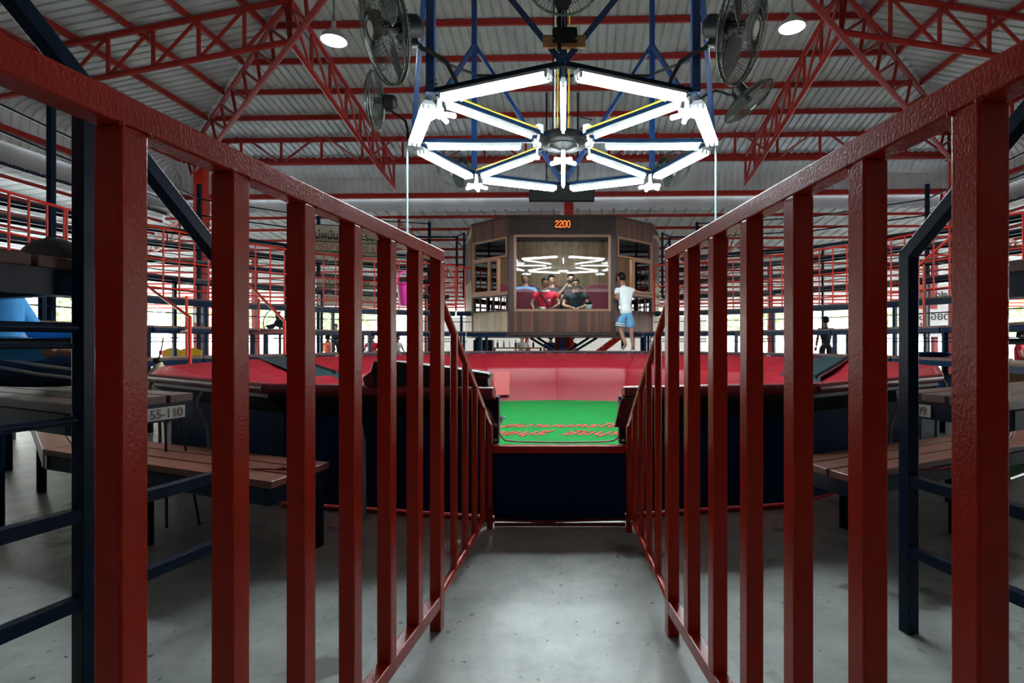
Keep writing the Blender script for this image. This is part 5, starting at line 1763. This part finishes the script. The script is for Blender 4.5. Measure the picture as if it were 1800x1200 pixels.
obj('body', MB().ell((0, 0, .0), (.085, .075, .082), None, 18, 12, 0, lambda p: V((p.x * (1.0 + .12 * p.z), p.y, max(p.z, 0)))), M['blackv'], hat, smooth=True)
obj('seam', MB().tube([(-.084, 0, .0), (-.06, -.02, .05), (0, -.02, .081), (.06, -.02, .052), (.084, 0, 0)], .003, 5), M['black'], hat)

# people further off, beyond the stands
def standing(x, y, z, s=1.0, yaw=0.0, arms='down'):
    J = dict(pelvis=(0, 0, .93), chest=(0, 0, 1.28), neck=(0, -.01, 1.43), head=(0, -.03, 1.58), ls=(.19, 0, 1.36), rs=(-.19, 0, 1.36),
             lh=(.10, 0, .90), lk=(.11, -.02, .50), la=(.11, .02, .08), lt=(.12, -.14, .035), rh=(-.10, 0, .90), rk=(-.11, -.02, .50), ra=(-.11, .02, .08), rt=(-.12, -.14, .035))
    if arms == 'down':
        J.update(le=(.25, .03, 1.09), lw=(.26, -.04, .85), re=(-.25, .03, 1.09), rw=(-.26, -.04, .85))
    else:
        J.update(le=(.25, -.02, 1.09), lw=(.06, -.26, 1.05), re=(-.25, -.02, 1.09), rw=(-.06, -.26, 1.03))
    c, si = math.cos(yaw), math.sin(yaw)
    return {k: V((x + s * (a * c - b * si), y + s * (a * si + b * c), z + s * d)) for k, (a, b, d) in J.items()}
def facev(yaw): return (math.sin(yaw), -math.cos(yaw), 0)
def back_person(label, xp, Y, mode, yaw, top, bottom='trouser', skin='skin', sleeve='short'):
    x = (xp - CXP) * Y / FPX
    if mode == 'stand':
        J = standing(x, Y, 0, 1.0, yaw)
    elif mode == 'work':
        J = standing(x, Y, 0, 1.0, yaw, 'work')
    else:
        J = seated(x, Y, .42, 1.0, 0, yaw)
    return person(label, J, 1.0, face=facev(yaw), top=top, bottom=bottom, skin=skin, sleeve=sleeve, origin=(x, Y, 0), hands=True)
back_person('person in orange shirt seen from behind, beyond the left stands', 575, 21.0, 'sit', PI, 'orange')
back_person('man in black shirt beyond the left stands, next to the orange shirt', 590, 21.6, 'work', .5, 'trouser', skin='skinpale')
back_person('person in red shirt sitting under the left deck', 655, 20.0, 'sit', 0, 'redshirt', skin='skinpale')
back_person('person in white shirt between the red shirt and the gangway fence', 697, 20.4, 'sit', 1.2, 'tee')
back_person('person in pale top behind the table under the booth', 917, 19.0, 'sit', .4, 'tee', skin='skinpale')
back_person('person in dark blue shirt seen from behind under the booth', 968, 20.5, 'sit', PI, 'jeans')
cap_p = back_person('person in a red cap under the booth, right of its post', 1007, 20.0, 'sit', -1.0, 'trouser')
hd = V(((1007 - CXP) * 20.0 / FPX, 20.0, .42 + .715))
obj('cap', MB().ell(hd + V((0, 0, .03)), (.10, .115, .11), Matrix.Rotation(-1.0, 3, 'Z'), 14, 10, 0, lambda q: V((q.x, q.y, max(q.z, .05)))).ell(hd + V((facev(-1.0)[0] * .12, facev(-1.0)[1] * .12, .04)), (.08, .08, .012), None, 10, 6), M['inkred'], cap_p, smooth=True, world=True)
back_person('dark silhouette of a man standing beyond the right stands', 1452, 15.2, 'stand', PI, 'trouser')
back_person('person in red top beyond the right stands, at the frame edge', 1793, 12.4, 'sit', .6, 'redshirt', skin='skinpale')

# ================================================================== SMALL THINGS
def table(label, x, y, w, d, h, m='plywood'):
    t = thing('table', label, 'table', (x, y, 0))
    obj('table_top', MB().box(-w / 2, w / 2, -d / 2, d / 2, h - .04, h), M[m], t, bevel=.004)
    for sx in (-1, 1):
        for sy in (-1, 1):
            obj('leg', MB().box(sx * (w / 2 - .06) - .025, sx * (w / 2 - .06) + .025, sy * (d / 2 - .06) - .025, sy * (d / 2 - .06) + .025, 0, h - .04), M['navy'], t)
    return t
def chairp(label, x, y, rz, z=0):
    t = thing('plastic_chair', label, 'chair', (x, y, z), rz)
    obj('seat', MB().box(-.22, .22, -.22, .2, .42, .46), M['yellow'], t, bevel=.015)
    n = 10
    prof = [(-.2, .44), (-.22, .78)] + [(-.22 + .44 * i / n, .80 + .07 * math.sin(PI * i / n)) for i in range(n + 1)] + [(.22, .78), (.2, .44)]
    k = len(prof)
    obj('backrest', MB().add([(px_, .18, z_) for px_, z_ in prof] + [(px_, .205, z_) for px_, z_ in prof], [tuple(range(k)), tuple(reversed(range(k, 2 * k)))] + [(i, k + i, k + (i + 1) % k, (i + 1) % k) for i in range(k)]), M['yellow'], t, bevel=.006)
    for sx in (-1, 1):
        for sy in (-1, 1):
            obj('leg', MB().tube([(sx * .19, sy * .18, .43), (sx * .22, sy * .22, 0)], [.022, .018], 8), M['yellow'], t)
    return t
yc = px(315, 640, 11.5)
chairp('bright yellow plastic chair beyond the left benches, left of two', yc.x, 11.5, PI)
yc = px(340, 640, 11.9)
chairp('bright yellow plastic chair beyond the left benches, right of two', yc.x, 11.9, PI + .3)
tb = table('wooden table laden with bottles behind the booth underside', -1.55, 18.2, 1.7, .7, .80)
for i in range(7):
    t = thing('bottle', 'small bottle on the wooden table under the booth, %s from the left' % ORD[i], 'bottle', (-2.2 + i * .2, 18.1 + .1 * (i % 2), .80), 0, 'bottles on the table')
    obj('glass_body', MB().lathe([(0, 0), (.035, 0), (.036, .13), (.014, .18), (.013, .23), (0, .23)], 10), M[('black', 'leaf', 'white')[i % 3]], t, auto=.7)
    obj('cap', MB().lathe([(0, .225), (.016, .225), (.016, .25), (0, .25)], 8), M[('inkred', 'yellow', 'white')[i % 3]], t, auto=.7)
sk = thing('cabinet', 'dark speaker cabinet standing left of the booth underside', 'cabinet', (-2.35, 16.0, 0))
obj('case', MB().box(-.28, .28, -.2, .2, 0, 1.05), M['black'], sk, bevel=.01)
obj('grille', MB().lathe([(0, 0), (.17, 0), (.18, .012), (0, .02)], 20, (0, -.2, .66), rot=Matrix.Rotation(PI / 2, 3, 'X')), M['darkmetal'], sk)
# red stair under the booth
stc = thing('staircase', 'steep red steel staircase under the right of the booth', 'stairs', (1.3, 16.8, 0))
for dy in (0, .7):
    obj('stringer', MB().bar((.35, 16.5 + dy, .1), (1.75, 16.5 + dy, 1.15), .04, .16), M['brightred'], stc, world=True)
for i in range(5):
    f = (i + .5) / 5
    obj('tread', MB().box(.35 + 1.4 * f - .12, .35 + 1.4 * f + .12, 16.5, 17.2, .1 + 1.05 * f, .13 + 1.05 * f), M['roofred'], stc, world=True)
# beige sack with black strap at the left end of the pit
p = px(288, 677, 3.9)
sc_ = thing('sack', 'beige canvas sack with black top standing by the left tip of the pit', 'sack', (p.x, 4.5, 0))
b = px(287, 690, 4.5)
sc_.location = (-4.52, 6.0, .41)
mbk = MB()
prof = [(0, 0), (.13, .0), (.145, .05), (.14, .14), (.10, .26), (.05, .33), (.03, .36), (0, .37)]
mbk.lathe(prof, 14); mbk.v = [(x * .95 + .1 * z, y * .6, z) for x, y, z in mbk.v]
obj('body', mbk, M['canvas'], sc_, smooth=True)
obj('tie', MB().ell((.015, 0, .375), (.055, .045, .035), None, 10, 6), M['black'], sc_, smooth=True)
obj('handle', MB().tube([(.02, 0, .38), (.05, 0, .46), (.07, 0, .56), (.08, 0, .63)], .007, 6), M['black'], sc_)
obj('red_clip', MB().box(.04, .07, -.012, .012, .44, .49), M['inkred'], sc_)
# thing the sack stands on is the low bench; a folded stand leans below the numbered bench
st = thing('folding_stand', 'thin black folding stand under the left numbered bench', 'stand', (-1.95, 2.75, 0))
obj('leg', MB().tube([px(291, 735, 2.9), V((px(293, 780, 2.9).x, 2.9, .0))], .006, 6), M['black'], st, world=True)
obj('leg', MB().tube([px(316, 733, 2.9), V((px(340, 800, 2.9).x, 2.95, .0))], .006, 6), M['black'], st, world=True)
obj('knuckle', MB().ell(px(318, 738, 2.9), (.012, .012, .012), nu=8, nv=6), M['black'], st, world=True, smooth=True)
pb_ = thing('plastic_bag', 'crumpled clear white bag on the floor under the left benches', 'bag', (px(356, 790, 3.4).x, 4.0, 0))
obj('body', MB().ell((0, 0, .09), (.13, .10, .10), None, 14, 10, 0, lambda p: V((p.x * (1 + .25 * math.sin(9 * p.z + 3 * p.y)), p.y * (1 + .2 * math.sin(8 * p.x)), p.z * (1 + .15 * math.sin(7 * p.x))))), M['white'], pb_, smooth=True)
obj('knot', MB().lathe([(.02, .17), (.03, .2), (.05, .25), (.02, .24), (0, .22)], 8), M['white'], pb_, smooth=True)
# ribbons of pink tape tied on the low benches
for x, y, Y, w in ((485, 829, 2.47, 'left'), (1655, 829, 2.47, 'right')):
    p = px(x, y, 2.5); p.z = .412
    p.y = HC * 0 + (HC - .41) * FPX / (y - CYP); p.x = (x - CXP) * p.y / FPX
    t = thing('tape_bow', 'pink tape knotted round a plank of the %s low bench' % w, 'tape', p, 0, 'pink tape knots')
    obj('loop', MB().tube([(0, 0, .008), (.03, .012, .014), (.055, .0, .008), (.03, -.012, .01), (0, 0, .008)], .005, 6), M['vinylroll'], t)
    obj('tail', MB().tube([(0, 0, .008), (-.03, .01, .008), (-.07, .02, .006), (-.12, .015, .006)], .004, 6), M['vinylroll'], t)
# blue tray and timber at the right
tr = thing('tray', 'shallow dark blue tray on the second-row bench at the right', 'tray', (px(1642, 628, 6.9).x, 7.1, .79))
tr.location = (5.12, 7.55, .79)
obj('pan', MB().lathe([(0, 0), (.22, 0), (.27, .05), (.28, .055), (.27, .06), (.21, .012), (0, .012)], 22), M['bluewall'], tr, auto=.7)
obj('rim_band', MB().lathe([(.272, .048), (.285, .05), (.285, .062), (.272, .062)], 22), M['navy'], tr, auto=.7)
bb = thing('water_bin', 'blue water bin under the right second-row bench', 'bin', (px(1655, 640, 7.6).x, 7.7, 0))
obj('pail', MB().lathe([(0, 0), (.2, 0), (.24, .5), (.26, .52), (.23, .52), (.2, .02), (0, .02)], 20), M['blue'], bb, auto=.7)
obj('rim', MB().lathe([(.24, .5), (.27, .51), (.27, .535), (.24, .535)], 20), M['blue'], bb, auto=.7)
tm = thing('crate', 'pale wooden crate beyond the right benches at the frame edge', 'crate', (px(1792, 655, 6.2).x, 6.3, 0))
for z in (.38, .52, .66):
    obj('slat', MB().box(-.4, .4, -.02, .02, z, z + .11), M['plywood'], tm)
for x in (-.38, .38, 0):
    obj('batten', MB().box(x - .03, x + .03, .02, .05, 0, .8), M['plywood'], tm)
gr = thing('carpet_offcut', 'strip of green carpet on the floor at the right foot of the pit', 'carpet', (3.1, 4.2, 0))
obj('strip', MB().add([(-.6, -.25, .004), (.1, -.32, .004), (.62, .02, .006), (.5, .3, .03), (-.2, .22, .012), (-.6, -.25, .012), (.1, -.32, .012), (.62, .02, .016), (.5, .3, .045), (-.2, .22, .022)], [(4, 3, 2, 1, 0), (5, 6, 7, 8, 9), (0, 1, 6, 5), (1, 2, 7, 6), (2, 3, 8, 7), (3, 4, 9, 8), (4, 0, 5, 9)]), M['carpet'], gr)
obj('black_edge', MB().tube([(.1, -.32, .012), (.4, -.13, .014), (.62, .02, .02), (.57, .2, .035)], .012, 6), M['blackv'], gr)
# standing fan beyond the left stands
sf = thing('standing_fan', 'big dark standing fan beyond the left stands', 'fan', (px(485, 600, 10.5).x, 10.6, 0))
mb = MB()
for r, yq in ((.30, 0), (.2, -.05), (.1, -.07)):
    mb.tube([(r * math.cos(2 * PI * k / 24), yq, 1.36 + r * math.sin(2 * PI * k / 24)) for k in range(25)], .009 if r > .25 else .004, 5, cap=False)
for k in range(24):
    a = 2 * PI * k / 24
    mb.tube([(.04 * math.cos(a), -.07, 1.36 + .04 * math.sin(a)), (.3 * math.cos(a), 0, 1.36 + .3 * math.sin(a))], .003, 3, cap=False)
obj('cage', mb, M['black'], sf)
for k in range(3):
    a = 2 * PI * k / 3 + PI / 2
    obj('blade', MB().add([(.03 * math.cos(a - 1), -.03, 1.36 + .03 * math.sin(a - 1)), (.24 * math.cos(a - .3), -.045, 1.36 + .24 * math.sin(a - .3)), (.24 * math.cos(a + .3), -.015, 1.36 + .24 * math.sin(a + .3)), (.03 * math.cos(a + 1), -.03, 1.36 + .03 * math.sin(a + 1))], [(0, 1, 2, 3)]), M['darkmetal'], sf)
obj('motor', MB().lathe([(0, 0), (.08, 0), (.09, .1), (.05, .18), (0, .18)], 14, (0, -.02, 1.36), rot=Matrix.Rotation(-PI / 2, 3, 'X')), M['black'], sf)
obj('pole', MB().tube([(0, .05, 1.3), (0, .05, .04)], .025, 8), M['black'], sf)
obj('foot', MB().lathe([(0, 0), (.26, 0), (.26, .03), (.03, .06), (0, .06)], 18, (0, .05, 0)), M['black'], sf)
bpy.context.view_layer.update()
